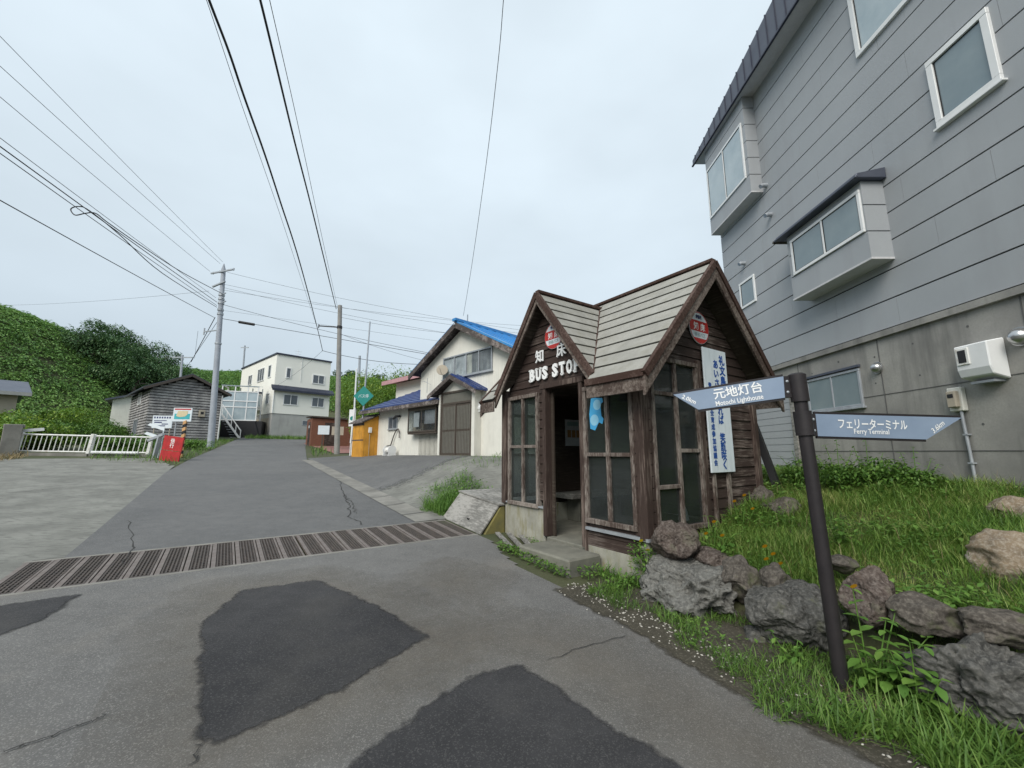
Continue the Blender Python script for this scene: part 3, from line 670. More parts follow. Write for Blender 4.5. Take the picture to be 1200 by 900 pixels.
# ------------------------------------------------------------------ bus shelter (local x = across, y = along the road, z up)
S0, T0, ZS = 3.1, 4.0, 0.15
LX, LY = 2.66, 2.85
bs = thing('bus_shelter', 'small dark brown timber bus shelter with two steep tiled gables', 'bus shelter', ST(S0, T0, 0), TH)
EAV, RID = 2.52, 4.20
MX, K1 = 1.33, 1.05          # main ridge at x, slope
MY, K2, DV = 1.68, 1.29, .15          # cross ridge at y, slope
def plank_wall(mb, plane, o0, o1, z0, z1, holes, top=None, pit=.135, th=.024):
    """lap boards; plane maps (along, z, out) to a point; holes = (a0,a1,z0,z1); top(a) limits the height"""
    z = z0
    while z < z1 - .01:
        zt = min(z + pit - .004, z1); spans = [(o0, o1)]
        for (a0, a1, h0, h1) in holes:
            if h1 > z + .02 and h0 < zt - .02:
                ns = []
                for (p, q) in spans:
                    if a1 <= p or a0 >= q: ns.append((p, q))
                    else:
                        if a0 > p: ns.append((p, a0))
                        if a1 < q: ns.append((a1, q))
                spans = ns
        for (p, q) in spans:
            if top:
                c, kk, zr = top; lim = (zr - zt) / kk
                pb, qb = max(p, c - (zr - z) / kk), min(q, c + (zr - z) / kk); pt, qt = max(p, c - lim), min(q, c + lim)
            else: pb, qb, pt, qt = p, q, p, q
            if qb - pb < .03 or qt - pt < .01: continue
            j = random.uniform(0, .005)
            mb.hexa([plane(pb, z, th + .012 + j), plane(qb, z, th + .012 + j), plane(qb, z, 0), plane(pb, z, 0), plane(pt, zt, th - .004 + j), plane(qt, zt, th - .004 + j), plane(qt, zt, 0), plane(pt, zt, 0)])
        z += pit
PF = lambda a, z, o: np.array([-o + .03, a, z])           # road face (x = 0), outward -x
PR = lambda a, z, o: np.array([a, -o + .03, z])           # gable face (y = 0), outward -y
PB = lambda a, z, o: np.array([LX + o - .03, a, z])
PE = lambda a, z, o: np.array([a, LY + o - .03, z])
W1 = (1.95, 2.71, .80, 2.50); DO = (.96, 1.75, .40, 2.58); W2 = (.13, .90, .74, 2.45)
m = MB(); plank_wall(m, PF, .06, LY - .06, .62, 4.1, [W1, DO, (.9, 1.0, .3, .75), W2, (1.75, 2.85, .3, .78)], (MY, K2, 3.95))
plank_wall(m, PF, .06, .95, .42, .62, [], None)
m.build('wall', M['brown'], bs)
WG = (.19, 1.15, .70, 2.76)
m = MB(); plank_wall(m, PR, .06, LX - .06, .45, 4.1, [WG], (MX, K1, 4.10)); m.build('wall', M['brownx'], bs)
m = MB(); plank_wall(m, PB, .06, LY - .06, .5, 2.7, []); m.build('wall', M['brown'], bs)
WE = [(.12, .74, .88, 2.5)]
m = MB(); plank_wall(m, PE, .06, LX - .06, .5, 4.1, WE, (MX, K1, 4.10)); m.build('wall', M['brownx'], bs)
# inside lining; plain sheets added so no light shows through the board gaps
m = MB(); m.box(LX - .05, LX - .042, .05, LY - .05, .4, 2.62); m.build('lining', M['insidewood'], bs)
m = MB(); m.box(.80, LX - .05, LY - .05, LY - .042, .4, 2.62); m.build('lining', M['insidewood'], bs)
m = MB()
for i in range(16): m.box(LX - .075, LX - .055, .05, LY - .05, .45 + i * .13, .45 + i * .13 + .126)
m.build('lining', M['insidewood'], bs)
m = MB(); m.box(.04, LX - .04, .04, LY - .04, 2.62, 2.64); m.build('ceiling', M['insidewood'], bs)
# corner posts
for (x, y, z0) in ((0, 0, .62), (LX, 0, .45), (0, LY, .76), (LX, LY, .5)):
    m = MB(); m.box(x - .055, x + .065 if x == 0 else x + .055, y - .055, y + .065, z0, 2.66); m.build('corner_post', M['post'], bs, bevel=.006)
m = MB()
for i in range(15): m.box(.066, .145, -.034, -.006, .66 + i * .133, .66 + i * .133 + .125)
m.build('corner_board', M['post'], bs)
m = MB()
for i in range(15): m.box(-.034, -.006, .066, .13, .66 + i * .133, .66 + i * .133 + .125)
m.build('corner_board', M['post'], bs)
# masonry base, floor, door sill
m = MB(); m.box(-.015, .13, 1.80, LY + .01, -.15, .775); m.box(.132, LX, LY - .12, LY + .012, -.15, .70); m.box(-.012, .13, .0, .93, -.15, .425); m.box(.0, LX, -.012, .12, -.15, .60); m.box(LX - .12, LX, .13, LY - .13, -.15, .55)
m.build('foundation', M['oldconc'], bs, bevel=.01)
m = MB(); m.box(-.05, LX - .02, .94, 1.72, -.15, .395); m.box(.1, LX - .06, .1, .94, -.1, .39); m.box(.13, LX - .13, 1.72, LY - .12, .2, .392); m.build('floor', M['stepconc'], bs, bevel=.008)
m = MB(); m.box(-.048, .05, 1.80, LY + .02, .776, .80); m.build('sill_flashing', M['galv'], bs)
m = MB(); m.box(-.05, .05, -.06, .93, .615, .65); m.box(-.06, .2, -.055, -.02, .612, .648); m.build('sill_flashing', M['galv'], bs)
# door frame
m = MB(); m.box(-.05, .09, .93, 1.00, .2, 2.62); m.box(-.05, .09, 1.72, 1.80, .395, 2.62); m.box(-.06, .09, .90, 1.84, 2.56, 2.64)
m.build('door_frame', M['post'], bs, bevel=.005)
m = MB(); m.box(.06, .085, 1.66, 1.715, .4, 2.5); m.build('sliding_door_edge', M['insidewood'], bs)
def sash(face, a0, a1, z0, z1, cols, rails, name='window'):
    f = MB(); P = face
    def bar(p0, p1, q0, q1, d0=.075, d1=-.0): f.hexa([P(p0, q0, d0), P(p1, q0, d0), P(p1, q0, d1), P(p0, q0, d1), P(p0, q1, d0), P(p1, q1, d0), P(p1, q1, d1), P(p0, q1, d1)])
    bar(a0 - .03, a1 + .03, z0 - .04, z0 + .02, .085); bar(a0 - .03, a1 + .03, z1 - .03, z1 + .03, .08)
    bar(a0 - .03, a0 + .025, z0 + .02, z1 - .03); bar(a1 - .025, a1 + .03, z0 + .02, z1 - .03)
    xs = np.linspace(a0, a1, cols + 1)
    for x in xs[1:-1]: bar(x - .026, x + .026, z0 + .02, z1 - .03, .072)
    for i, r in enumerate(rails):
        for z in r: bar(xs[i] + .026, xs[i + 1] - .026, z - .024, z + .024, .07)
    fr = f.build(name, M['sash'], bs, bevel=.004)
    g = MB(); g.hexa([P(a0, z0, .036), P(a1, z0, .036), P(a1, z0, .030), P(a0, z0, .030), P(a0, z1, .036), P(a1, z1, .036), P(a1, z1, .030), P(a0, z1, .030)])
    g.build('pane', M['g_dark'], fr); return fr
sash(PF, W1[0], W1[1], W1[2], W1[3], 2, [[1.69], [1.69]])
sash(PF, W2[0], W2[1], W2[2], W2[3], 2, [[1.57], [1.57]])
sash(PR, WG[0], WG[1], WG[2], WG[3], 2, [[2.32, 1.19], [2.33, 1.62]])
sash(PE, .12, .74, .88, 2.5, 2, [[1.55, 2.24]] * 2)
m = MB(); m.box(1.18, 1.26, -.05, .0, .7, 2.84); m.build('window_post', M['post'], bs, bevel=.004)
m = MB(); m.box(1.76, 1.84, -.034, .0, .55, 1.34); m.box(1.40, 1.46, -.034, .0, .55, 1.34); m.build('batten', M['sash'], bs, bevel=.004)
# roof: a main ridge along y at x=MX and a cross ridge along x at y=MY
XE0, XE1 = -.31, 2.97; YE0, YE1 = -.30, LY + .30; XC = -.20
dm = (MX - XE0) * K1; dc = 1.62; RC = RID - DV
n1 = np.array([-K1, 0, 1]) / math.hypot(K1, 1); n1b = np.array([K1, 0, 1]) / math.hypot(K1, 1)
n2 = np.array([0, -K2, 1]) / math.hypot(K2, 1); n2b = np.array([0, K2, 1]) / math.hypot(K2, 1)
mx = lambda d: MX - d / K1; mxb = lambda d: MX + d / K1
cy = lambda d: MY - max(d - DV, 0) / K2; cyb = lambda d: MY + max(d - DV, 0) / K2      # d counts down from the main ridge
deck = MB(); til = MB(); gap = MB()
def course(kind, d0, d1, mb, off, th, ov=0.0):
    z0, z1 = RID - d0, RID - d1
    if kind == 'm':    # near part of the road-side slope, ends in the valley
        q = [(mx(d0), YE0, z0), (mx(d0), cy(min(d0, dc)), z0), (mx(d1), cy(min(d1, dc)), z1), (mx(d1), YE0, z1)]; n = n1
    elif kind == 'mf': q = [(mx(d0), cyb(min(d0, dc)), z0), (mx(d0), YE1, z0), (mx(d1), YE1, z1), (mx(d1), cyb(min(d1, dc)), z1)]; n = n1
    elif kind == 'b': q = [(mxb(d0), YE0, z0), (mxb(d0), YE1, z0), (mxb(d1), YE1, z1), (mxb(d1), YE0, z1)]; n = n1b
    elif kind == 'c': q = [(XC, cy(d0), z0), (mx(d0), cy(d0), z0), (mx(d1), cy(d1), z1), (XC, cy(d1), z1)]; n = n2
    elif kind == 'cf': q = [(XC, cyb(d0), z0), (mx(d0), cyb(d0), z0), (mx(d1), cyb(d1), z1), (XC, cyb(d1), z1)]; n = n2b
    q = [np.array(p) + n * off for p in q]
    if ov: q[2] = q[2] + n * ov; q[3] = q[3] + n * ov
    mb.slab(q, n, th)
for kind, dmax in (('m', dm), ('mf', dm), ('b', dm), ('c', dc), ('cf', dc)):
    d0_ = DV if kind in ('c', 'cf') else 0.0; nc = 9; ed = np.linspace(d0_ + .03, dmax, nc + 1)
    for a_, b_ in ((d0_, max(d0_, DV)), (max(d0_, DV), dc), (dc, dmax)):
        if b_ - a_ > .01: course(kind, a_, b_, deck, -.05, .036); course(kind, a_, b_, gap, -.010, .006)
    for i in range(nc): course(kind, ed[i] + (.006 if i else 0), ed[i + 1] - .009, til, .0, .014, .012)
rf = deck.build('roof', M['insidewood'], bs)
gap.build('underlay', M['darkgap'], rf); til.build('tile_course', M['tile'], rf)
m = MB(); m.beam((MX, YE0 - .02, RID + .03), (MX, YE1 + .02, RID + .03), .09, .05); m.beam((XC - .02, MY, RC + .028), (mx(DV) + .02, MY, RC + .028), .09, .05)
m.beam((mx(.18), cy(.18), RID - .148), (mx(dc), cy(dc), RID - dc + .03), .03, .02)
m.build('ridge_cap', M['trim'], rf, bevel=.008)
# barge boards: a pale weathered board with a dark trim strip above it
def rake(p0, p1, out, name='bargeboard', h=.17, cut=0):
    p0 = np.array(p0); p1 = np.array(p1); d = (p1 - p0) / np.linalg.norm(p1 - p0); o = np.array(out)
    up = np.cross(o, d); up = up if up[2] > 0 else -up
    b = MB(); e = .15
    vert = np.array([0, 0, 1.])
    q0, q1 = p0 - vert * .03, p1 - vert * .03
    b.slab([q0, q1, q1 - vert * h * 1.25, q0 - vert * h * 1.25], o, .035); b.build(name, M['rake'], bs, bevel=.004)
    t = MB(); t.slab([p0 + up * .035, p1 + up * .035, p1 - up * .055, p0 - up * .055], o, .055); t.build('rake_trim', M['trim'], bs, bevel=.004)
for s_, fx in ((1, mx), (-1, mxb)):
    rake((MX, YE0, RID), (fx(dm + .03), YE0, RID - dm - .03), (0, -1, 0)); rake((MX, YE1, RID), (fx(dm + .03), YE1, RID - dm - .03), (0, 1, 0))
rake((XC, MY, RC), (XC, cy(dc), RID - dc), (-1, 0, 0), h=.115); rake((XC, MY, RC), (XC, cyb(dc + .06), RID - dc - .06), (-1, 0, 0), h=.115)
m = MB(); m.box(XE0 - .02, XE0 + .015, YE0, cy(dc) + .02, RID - dm - .215, RID - dm - .03)
m.build('eave_fascia', M['rake'], bs, bevel=.004); m = MB(); m.box(XE0 - .02, XE0 + .015, cyb(dc) - .05, YE1, RID - dm - .20, RID - dm - .03)
m.build('eave_fascia', M['rake'], bs, bevel=.004)
m = MB(); m.box(XE0 - .045, XE0 + .02, YE0 - .02, cy(dc) + .03, RID - dm - .06, RID - dm + .025); m.build('eave_trim', M['trim'], bs, bevel=.004)
m = MB(); m.box(XE1 - .02, XE1 + .02, YE0, YE1, RID - dm - .2, RID - dm - .03); m.build('eave_fascia', M['rake'], bs)
# raised lettering over the door (reads from the road side: to the right is -y)
m = MB(); TX = np.array([0, -1., 0]); xs = -.046
pen = 2.10; LH = .17
def slabletters(mb, word, y, z, h, w, gp):
    for ch in word:
        if ch == ' ': y -= w * .55; continue
        v, f = text(ch, h / .70, w * .86, .012)
        base = len(mb.v); O = np.array([xs, y - w / 2, z])
        top = []; vv = [O + p[0] * TX + p[1] * Z_ for p in v]; bk = [q + np.array([.022, 0, 0]) for q in vv]
        mb.add(vv, f); mb.add(bk, f)
        k = len(vv); cnt = {}
        for fc in f:
            for a, b in zip(fc, fc[1:] + fc[:1]): cnt[(a, b)] = 1
        mb.add(vv + bk, [(a, b, b + k, a + k) for (a, b) in cnt if (b, a) not in cnt])
        S_ = .012; sw = w * .20           # slab serifs
        ends = {'B': [(-.43, 0), (-.43, 1)], 'U': [(-.40, 1), (.40, 1)], 'T': [(0, 0)], 'P': [(-.40, 0), (-.40, 1)]}.get(ch, [])
        for (a, e) in ends:
            zz = z + (h - .024 if e else 0); yy = y - w / 2 - a * w * .86
            mb.box(xs, xs + .022, yy - sw, yy + sw, zz, zz + .026)
        y -= w + gp
    return y
slabletters(m, 'BUS STOP', 2.12, 2.725, .185, .145, .014)
m.build('lettering', M['lettersw'], bs)
m = MB()
for ch, y, z in (('知', 1.86, 3.02), ('床', 1.34, 3.02)):
    put_text(m, ch, (xs, y, z), TX, Z_, .215, None, .0025)
    put_text(m, ch, (xs + .015, y, z), TX, Z_, .215, None, .0025)
m.build('name_characters', M['lettersw'], bs)

# things on and in the shelter
def L2W(p): c, s_ = math.cos(TH), math.sin(TH); b = ST(S0, T0, 0); return np.array([b[0] + p[0] * c - p[1] * s_, b[1] + p[0] * s_ + p[1] * c, p[2]])
def roundsign(label, P, X, Nn, r=.165):
    o = thing('bus_stop_sign', label, 'bus stop sign', L2W(P), TH); X = np.array(X, float); Nn = np.array(Nn, float)
    m = MB(); m.disc((0, 0, 0), Nn, r, .012, 36); m.build('disc', M['enamel'], o)
    m = MB(); k = 36      # red rim, band and foot segment
    ring = [(math.cos(2 * math.pi * i / k), math.sin(2 * math.pi * i / k)) for i in range(k)]
    vs = [X * a * r * q + Z_ * b * r * q + Nn * .0135 for q in (.985, .93) for a, b in ring]
    m.add(vs, [(i, (i + 1) % k, (i + 1) % k + k, i + k) for i in range(k)])
    def seg(z0, z1):
        zs = np.linspace(z0, z1, 8); m.add([X * sx * math.sqrt(max(0, (.93 * r) ** 2 - z * z)) + Z_ * z + Nn * .0138 for z in zs for sx in (-1, 1)], [(2 * i, 2 * i + 1, 2 * i + 3, 2 * i + 2) for i in range(7)])
    seg(-.25 * r, .42 * r); seg(-.93 * r, -.66 * r)
    m.build('red_band', M['redsign'], o)
    m = MB(); put_text(m, '知', X * -.36 * r + Z_ * -.14 * r + Nn * .0155, X, Z_, .52 * r, None, .002); put_text(m, '床', X * .36 * r + Z_ * -.14 * r + Nn * .0155, X, Z_, .52 * r, None, .002); m.build('name_characters', M['lettersw'], o)
    m = MB(); put_text(m, '停留所', Z_ * .56 * r + Nn * .0155, X, Z_, .26 * r, .62 * r, .002); m.build('heading', M['dark_ink'], o)
    m = MB(); put_text(m, '宗谷バス', Z_ * -.56 * r + Nn * .0155, X, Z_, .28 * r, 1.1 * r, .001); m.build('operator_name', M['grey_ink'], o)
    return o
roundsign('round red and white bus stop sign above the white banner', (1.33, -.02, 3.33), (1, 0, 0), (0, -1, 0), .235)
roundsign('round red and white bus stop sign above the BUS STOP lettering', (-.02, 1.52, 3.36), (0, -1, 0), (-1, 0, 0), .205)
bn = thing('banner_sign', 'tall white enamel banner board with blue vertical writing', 'banner', L2W((1.62, -.03, 1.33)), TH)
m = MB(); m.box(-.30, .30, -.03, -.008, 0, 1.72); m.build('board', M['banner'], bn, bevel=.004)
m = MB()
def column(chars, x, ztop, size, step, bold=.0012):
    for i, ch in enumerate(chars):
        if ch != ' ':
            for k, (ox, oz) in enumerate(((-.035, -.02), (.035, -.02), (-.035, .02), (.035, .02))): put_text(m, ch, (x + ox * size, -.033 - k * .0002, ztop - i * step - size * .8 + oz * size), X_, Z_, size, None, bold)
column('礼文島', .17, 1.64, .15, .15); column('あいさつ', .00, 1.56, .135, .135)
column('すれば 笑顔咲く', .03, 1.02, .135, .123); column('青少年健全育成参加協議会', -.19, 1.22, .088, .0955, .0008)
m.build('lettering', M['blue_ink'], bn)
# sticker on the road-side window: a plain light blue cut-out
m = MB(); stp = [(-.06, .19), (-.02, .24), (.01, .14), (.10, .13), (.11, .09), (.07, .07), (.08, -.05), (.11, -.08), (.09, -.13), (.04, -.11), (-.02, -.19), (-.09, -.17), (-.10, -.02), (-.08, .08)]
m.slab([(-.0075, .715 - a * 1.2, 2.13 + b * 1.3) for a, b in stp], (-1, 0, 0), .0015)
tag(m.build('window_sticker', M['sticker'], None, loc=ST(S0, T0, 0), rz=TH), 'light blue cut-out sticker on the window beside the doorway', 'sticker')
bpy.context.view_layer.update()
so = bpy.data.objects['window_sticker']
m = MB(); m.disc((-.0092, .69, 2.22), (-1, 0, 0), .07, .001, 18); m.disc((-.0092, .745, 2.02), (-1, 0, 0), .075, .001, 18); m.build('pale_patch', M['sticker2'], so)
bench = thing('bench', 'grey wooden bench inside the bus shelter', 'bench', L2W((1.75, 2.55, .392)), TH)
m = MB(); m.box(-.75, .8, -.25, .22, .40, .49); m.build('seat', M['greywood'], bench, bevel=.01)
for y in (-.45, .55):
    m = MB(); m.box(y - .05, y + .05, -.16, .16, 0, .40); m.build('leg', M['stepconc'], bench, bevel=.008)
ps = thing('poster', 'white poster with orange pictures on the inner wall', 'poster', L2W((1.5, LY - .085, 1.72)), TH + R(90))
m = MB(); m.box(-.01, 0, -.21, .21, 0, .50); m.build('sheet', M['paper'], ps)
m = MB(); m.box(-.013, -.0101, -.16, .16, .38, .46); m.build('headline', M['grey_ink'], ps)
m = MB()
for i in range(3): m.box(-.013, -.0101, -.16 + i * .115, -.07 + i * .115, .16, .30)
m.build('picture', M['paint_dot'], ps)
m = MB(); m.box(-.01, 0, -.19, .19, 0, .48); tag(m.build('poster', M['yellowpaper'], None, loc=L2W((LX - .09, .55, 1.62)), rz=TH), 'yellow poster seen through the gable side window', 'poster')
tr = MB(); tr.slab([(0, 0, 0), (.30, 0, .0), (.24, 0, -.07), (.10, 0, -.42), (.06, 0, -.40), (.14, 0, -.08), (.0, 0, -.05)], (0, 1, 0), .03)
tag(tr.build('red_scraper', M['redsign'], None, loc=L2W((.26, .22, 1.52)), rz=TH), 'red plastic tool hanging inside the gable side window', 'tool')
m = MB(); m.tube([(0, 0, .0), (0, 0, .14), (0, 0, .2)], [.07, .045, .006], 10); tag(m.build('salt_bag', M['paper'], None, loc=L2W((.95, .16, .74)), rz=TH), 'small white bag standing behind the gable side window', 'bag')

# step, planks, cover boards, prop beside the shelter
m = MB(); m.box(-.60, -.055, .66, 1.66, -.05, .36); tag(m.build('concrete_step', M['stepconc'], None, bevel=.02, loc=ST(S0, T0, 0), rz=TH), 'grey concrete doorstep block in front of the shelter doorway', 'step')
cv = thing('drain_cover', 'wooden cover of two weathered boards hiding the end of the drain', 'drain cover', ST(5.98, 4.0, 0), TH)
m = MB(); P0 = [(-.10, .02, .70), (-.46, .02, .27), (-.46, 1.42, .36), (-.10, 1.42, .80)]
m.slab(P0, np.array([-.77, 0, .64]), .03); m.build('sloping_board', M['greywood'], cv, bevel=.004)
m = MB(); m.box(-.36, -.30, .55, .63, .40, .44, 0, (-.03, 0, .02)); m.build('hand_hole', M['darkgap'], cv)
m = MB()
for i in range(3): m.hexa([(-.14 + i * .36, -.02, .715), (.21 + i * .36, -.02, .715), (.21 + i * .36, 1.45, .83), (-.14 + i * .36, 1.45, .83), (-.14 + i * .36, -.02, .745), (.21 + i * .36, -.02, .745), (.21 + i * .36, 1.45, .86), (-.14 + i * .36, 1.45, .86)])
m.build('flat_board', M['greywood'], cv, bevel=.004)
m = MB(); m.slab([(-.40, .0, -.1), (.0, .0, -.1), (.0, .0, .71), (-.09, .0, .69), (-.40, .0, .28)], (0, 1, 0), .16); m.build('side_block', M['mossconc'], cv, bevel=.01); m = MB(); m.slab([(-.40, 1.30, -.1), (1.0, 1.30, -.1), (1.0, 1.30, .81), (-.09, 1.30, .78), (-.40, 1.30, .34)], (0, 1, 0), .16)
m.build('side_block', M['mossconc'], cv, bevel=.01)
for i, (a, b) in enumerate([((-.52, 1.95), (-.24, 2.75)), ((-.42, 1.85), (-.12, 2.6)), ((-.30, 1.80), (-.06, 2.35))]):
    p, q = ST(S0 + a[1], T0 + a[0]), ST(S0 + b[1], T0 + b[0]); p[2] = gz(*p[:2]) + .03 + .012 * i; q[2] = gz(*q[:2]) + .03 + .012 * i
    m = MB(); m.beam((0, 0, 0), q - p, .07, .025); tag(m.build('loose_board', M['greywood'], None, loc=p), ['outermost loose grey board lying below the drain cover', 'middle loose grey board lying below the drain cover', 'loose grey board lying against the shelter foundation'][i], 'board')
m = MB(); m.beam(atY(881, 492, 6.75), atY(919, 592, 6.5), .10, .10); tag(m.build('timber_prop', M['black'], None), 'dark timber prop leaning against the shelter back', 'prop')

# ------------------------------------------------------------------ drain across the road
dc_ = thing('drain_channel', 'concrete edged drain channel crossing the whole road', 'drain', ST(6.0, -1.5, 0), TH)
x0, x1 = -.25, 5.0
zz = lambda s: road_h(s)
m = MB()
za, zb_ = float(zz(6.0)), float(zz(7.25))
m.hexa([(-.27, .0, za - .4), (x1, .0, za - .4), (x1, .055, za - .4), (-.27, .055, za - .4), (-.27, .0, za + .006), (x1, .0, za + .006), (x1, .055, za + .006), (-.27, .055, za + .006)])
m.hexa([(-.27, 1.20, za - .4), (x1, 1.20, za - .4), (x1, 1.26, za - .4), (-.27, 1.26, za - .4), (-.27, 1.20, zb_ + .002), (x1, 1.20, zb_ + .002), (x1, 1.26, zb_ + .004), (-.27, 1.26, zb_ + .004)])
m.build('edge', M['kerbc'], dc_, bevel=.008)
m = MB(); m.box(-.27, x1, .05, 1.21, za - .42, za - .38); m.build('channel_bed', M['void'], dc_)
PN = 21; pw = 5.21 / PN
def panel_mesh():
    f = MB(); b = MB(); sl = (zb_ - za) / 1.2
    q = lambda x, y, z: (x, y, z + sl * y)
    def bar(mb, x0, x1, y0, y1, z0, z1): mb.hexa([q(x0, y0, z0), q(x1, y0, z0), q(x1, y1, z0), q(x0, y1, z0), q(x0, y0, z1), q(x1, y0, z1), q(x1, y1, z1), q(x0, y1, z1)])
    bar(f, .006, .05, 0, 1.14, -.03, .0); bar(f, pw - .028, pw - .006, 0, 1.14, -.03, -.001)
    bar(b, .05, pw - .028, 0.0, .03, -.03, -.002); bar(b, .05, pw - .028, 1.11, 1.14, -.03, -.002)
    for i in range(5): x = .05 + (pw - .078) * (i + .5) / 5.0; bar(b, x - .008, x + .008, .03, 1.11, -.04, -.003)
    for j in range(15): y = .03 + 1.08 * (j + .5) / 15; bar(b, .05, pw - .028, y - .012, y + .012, -.034, -.008)
    return f.mesh('grate_frame'), b.mesh('grate_bars')
fm, bmz = panel_mesh(); fm.materials.append(M['ironbar']); bmz.materials.append(M['rust'])
for i in range(PN):
    lab = 'rusty slotted steel grate panel in the row across the road'
    o = thing('drain_grate', lab, 'drain grate', ST(6.058, -1.75 + .012 + i * pw + (.012 if i > 10 else -.012), za + .004 + random.uniform(-.004, .003)), TH + random.uniform(-.004, .004), 'steel grate panels of the road drain')
    for nme, me in (('side_flat', fm), ('bars', bmz)):
        c = bpy.data.objects.new(nme, me); COL.objects.link(c); c.parent = o

# ------------------------------------------------------------------ finger signpost
pb = atY(988, 806, 3.0); pt_ = atY(933.5, 440, 3.0); pb[2] = gz(pb[0], pb[1]) - .03
sp = thing('signpost', 'dark brown fingerpost with two slate blue arrow arms', 'signpost', pb)
ax = (pt_ - pb); axn = ax / np.linalg.norm(ax)
m = MB(); m.tube([(0, 0, -.2), ax * .5, ax - axn * .16], [.045, .044, .043], 20); m.build('post', M['signpost'], sp)
def collar(u, v, h, w=.058):
    c = atP(u, v, pt_, (0, 1, 0)) - pb; c = axn * np.dot(c, axn)
    m = MB(); m.tube([c - axn * h / 2, c + axn * h / 2], w, 22); return c, m
c1, m1 = collar(935, 455, .20); m1.tube([c1 + axn * .10, c1 + axn * .112], [.058, .04], 22); k1 = m1.build('collar', M['signpost'], sp)
c2, m2 = collar(946, 496, .175); k2 = m2.build('collar', M['signpost'], sp)
def arm(quad, tipside, lines, dist, c, az, bolts):
    """quad: photo corners top-inner, top-tip, bottom-tip, bottom-inner, on a vertical plane through the post turned by az"""
    d = np.array([math.sin(az), math.cos(az), 0]); n = np.array([d[1], -d[0], 0]); n = n if n[1] < 0 else -n
    base = pb + c
    P = [atP(u, v, base + n * .012, n) - pb for u, v in quad]
    X = P[1] - P[0] if tipside == 'r' else P[0] - P[1]; X = X / np.linalg.norm(X); Yv = np.cross(n * -1, X); Yv = Yv if Yv[2] > 0 else -Yv
    m = MB(); m.slab(P, -n, .024); a = m.build('arm', M['signblue'], sp)
    m = MB(); cr = (P[0] + P[1] + P[2] + P[3]) / 4
    for i, j in ((0, 1), (3, 2)): m.beam(P[i] - n * .012, P[j] - n * .012, .034, .014, n)
    m.build('edge_strip', M['signpost'], a)
    q = [P[0] * 1.0, P[3] * 1.0]; inn = (P[0] + P[3]) / 2; w = np.linalg.norm(P[0] - P[3])
    din = (c - inn); din = din - axn * np.dot(din, axn)
    m = MB(); m.slab([P[0] + n * .004, P[3] + n * .004, P[3] + din * .75 + n * .004, P[0] + din * .75 + n * .004], -n, .034); m.build('bracket', M['signpost'], a)
    m = MB()
    for q_ in (.25, .75): m.dome(P[0] * (1 - q_) + P[3] * q_ + din * .22 + n * .004, n, .011, .008, 10, 4)
    m.build('bolt', M['galv'], a)
    m = MB()
    for (body, u, v, size, w_, bold) in lines:
        o = atP(u, v, base + n * .0145, n) - pb; put_text(m, body, o, X, Yv, size, w_, bold)
    body, u, v, size, ang = dist
    o = atP(u, v, base + n * .0145, n) - pb; ca, sa = math.cos(ang), math.sin(ang)
    put_text(m, body, o, X * ca + Yv * sa, Yv * ca - X * sa, size, None, .001)
    m.build('lettering', M['lettersw'], a)
arm([(918, 441), (789, 462.5), (818.5, 480), (920, 466)], 'l', [('元地灯台', 865.5, 462.5, .088, None, .0015), ('Motochi Lighthouse', 867, 471.5, .052, .335, .0008)], ('2.0km', 806.5, 470, .045, -.63), c1, R(-78), 0)
arm([(955, 485), (1127, 489.5), (1086, 515), (958, 511)], 'r', [('フェリーターミナル', 1024, 502, .082, .59, .0015), ('Ferry Terminal', 1022, 508.5, .052, .30, .0008)], ('3.6km', 1101, 502.5, .056, .58), c2, R(82), 0)

# ------------------------------------------------------------------ blue-roofed house (local x right along the facade, y into the house)
HD = atY(532, 534, 15.5); HZ = 1.47
hs = thing('house', 'cream house with bright blue gable roof and deep blue lean-to roof', 'house', (HD[0], HD[1], HZ), R(-44.5))
Vx, Vn = X_, np.array([0, -1., 0])
def gable_wall(mb, x0, x1, y0, y1, z0, eav, apex, xc):
    mb.slab([(x0, y0, z0), (x1, y0, z0), (x1, y0, eav), (xc, y0, apex), (x0, y0, eav)], (0, 1, 0), y1 - y0)
m = MB(); gable_wall(m, -2.4, 3.1, 0, 7.5, -.5, 3.45, 4.85, .35); m.build('wall', M['cream'], hs)
m = MB()
for x in np.arange(-2.4, 3.1, .303): m.box(x, x + .006, -.006, .02, -.3, 3.4)
m.build('siding_joint', M['white_siding'], hs)
m = MB(); sl = (4.98 - 3.36) / 3.3
for sg in (-1, 1):
    m.slab([(.35, -.33, 5.02), (.35 + sg * 3.15, -.33, 3.40), (.35 + sg * 3.15, 7.9, 3.40), (.35, 7.9, 5.02)], (0, 0, 1), .07)
rf = m.build('roof', M['brightblue'], hs)
m = MB()
for sg in (-1, 1): m.slab([(.35, -.325, 5.012), (.35 + sg * 3.13, -.325, 3.398), (.35 + sg * 3.13, 7.8, 3.398), (.35, 7.8, 5.012)], (0, 0, -1), .03)
m.build('eave_soffit', M['greytrim'], hs)
m = MB(); m.beam((.35, -.42, 5.11), (.35, 7.95, 5.11), .22, .10)
for y in np.arange(.0, 7.8, .42):
    for sg in (-1, 1): m.beam((.35 + sg * .1, y, 5.06), (.35 + sg * 3.14, y, 3.49), .03, .03)
m.build('ridge_cap', M['brightblue'], rf)
m = MB()
for sg in (-1, 1): m.slab([(.35, -.38, 5.01), (.35 + sg * 3.17, -.38, 3.38), (.35 + sg * 3.17, -.38, 3.16), (.35, -.38, 4.79)], (0, 1, 0), .05)
m.build('bargeboard', M['greytrim'], hs)
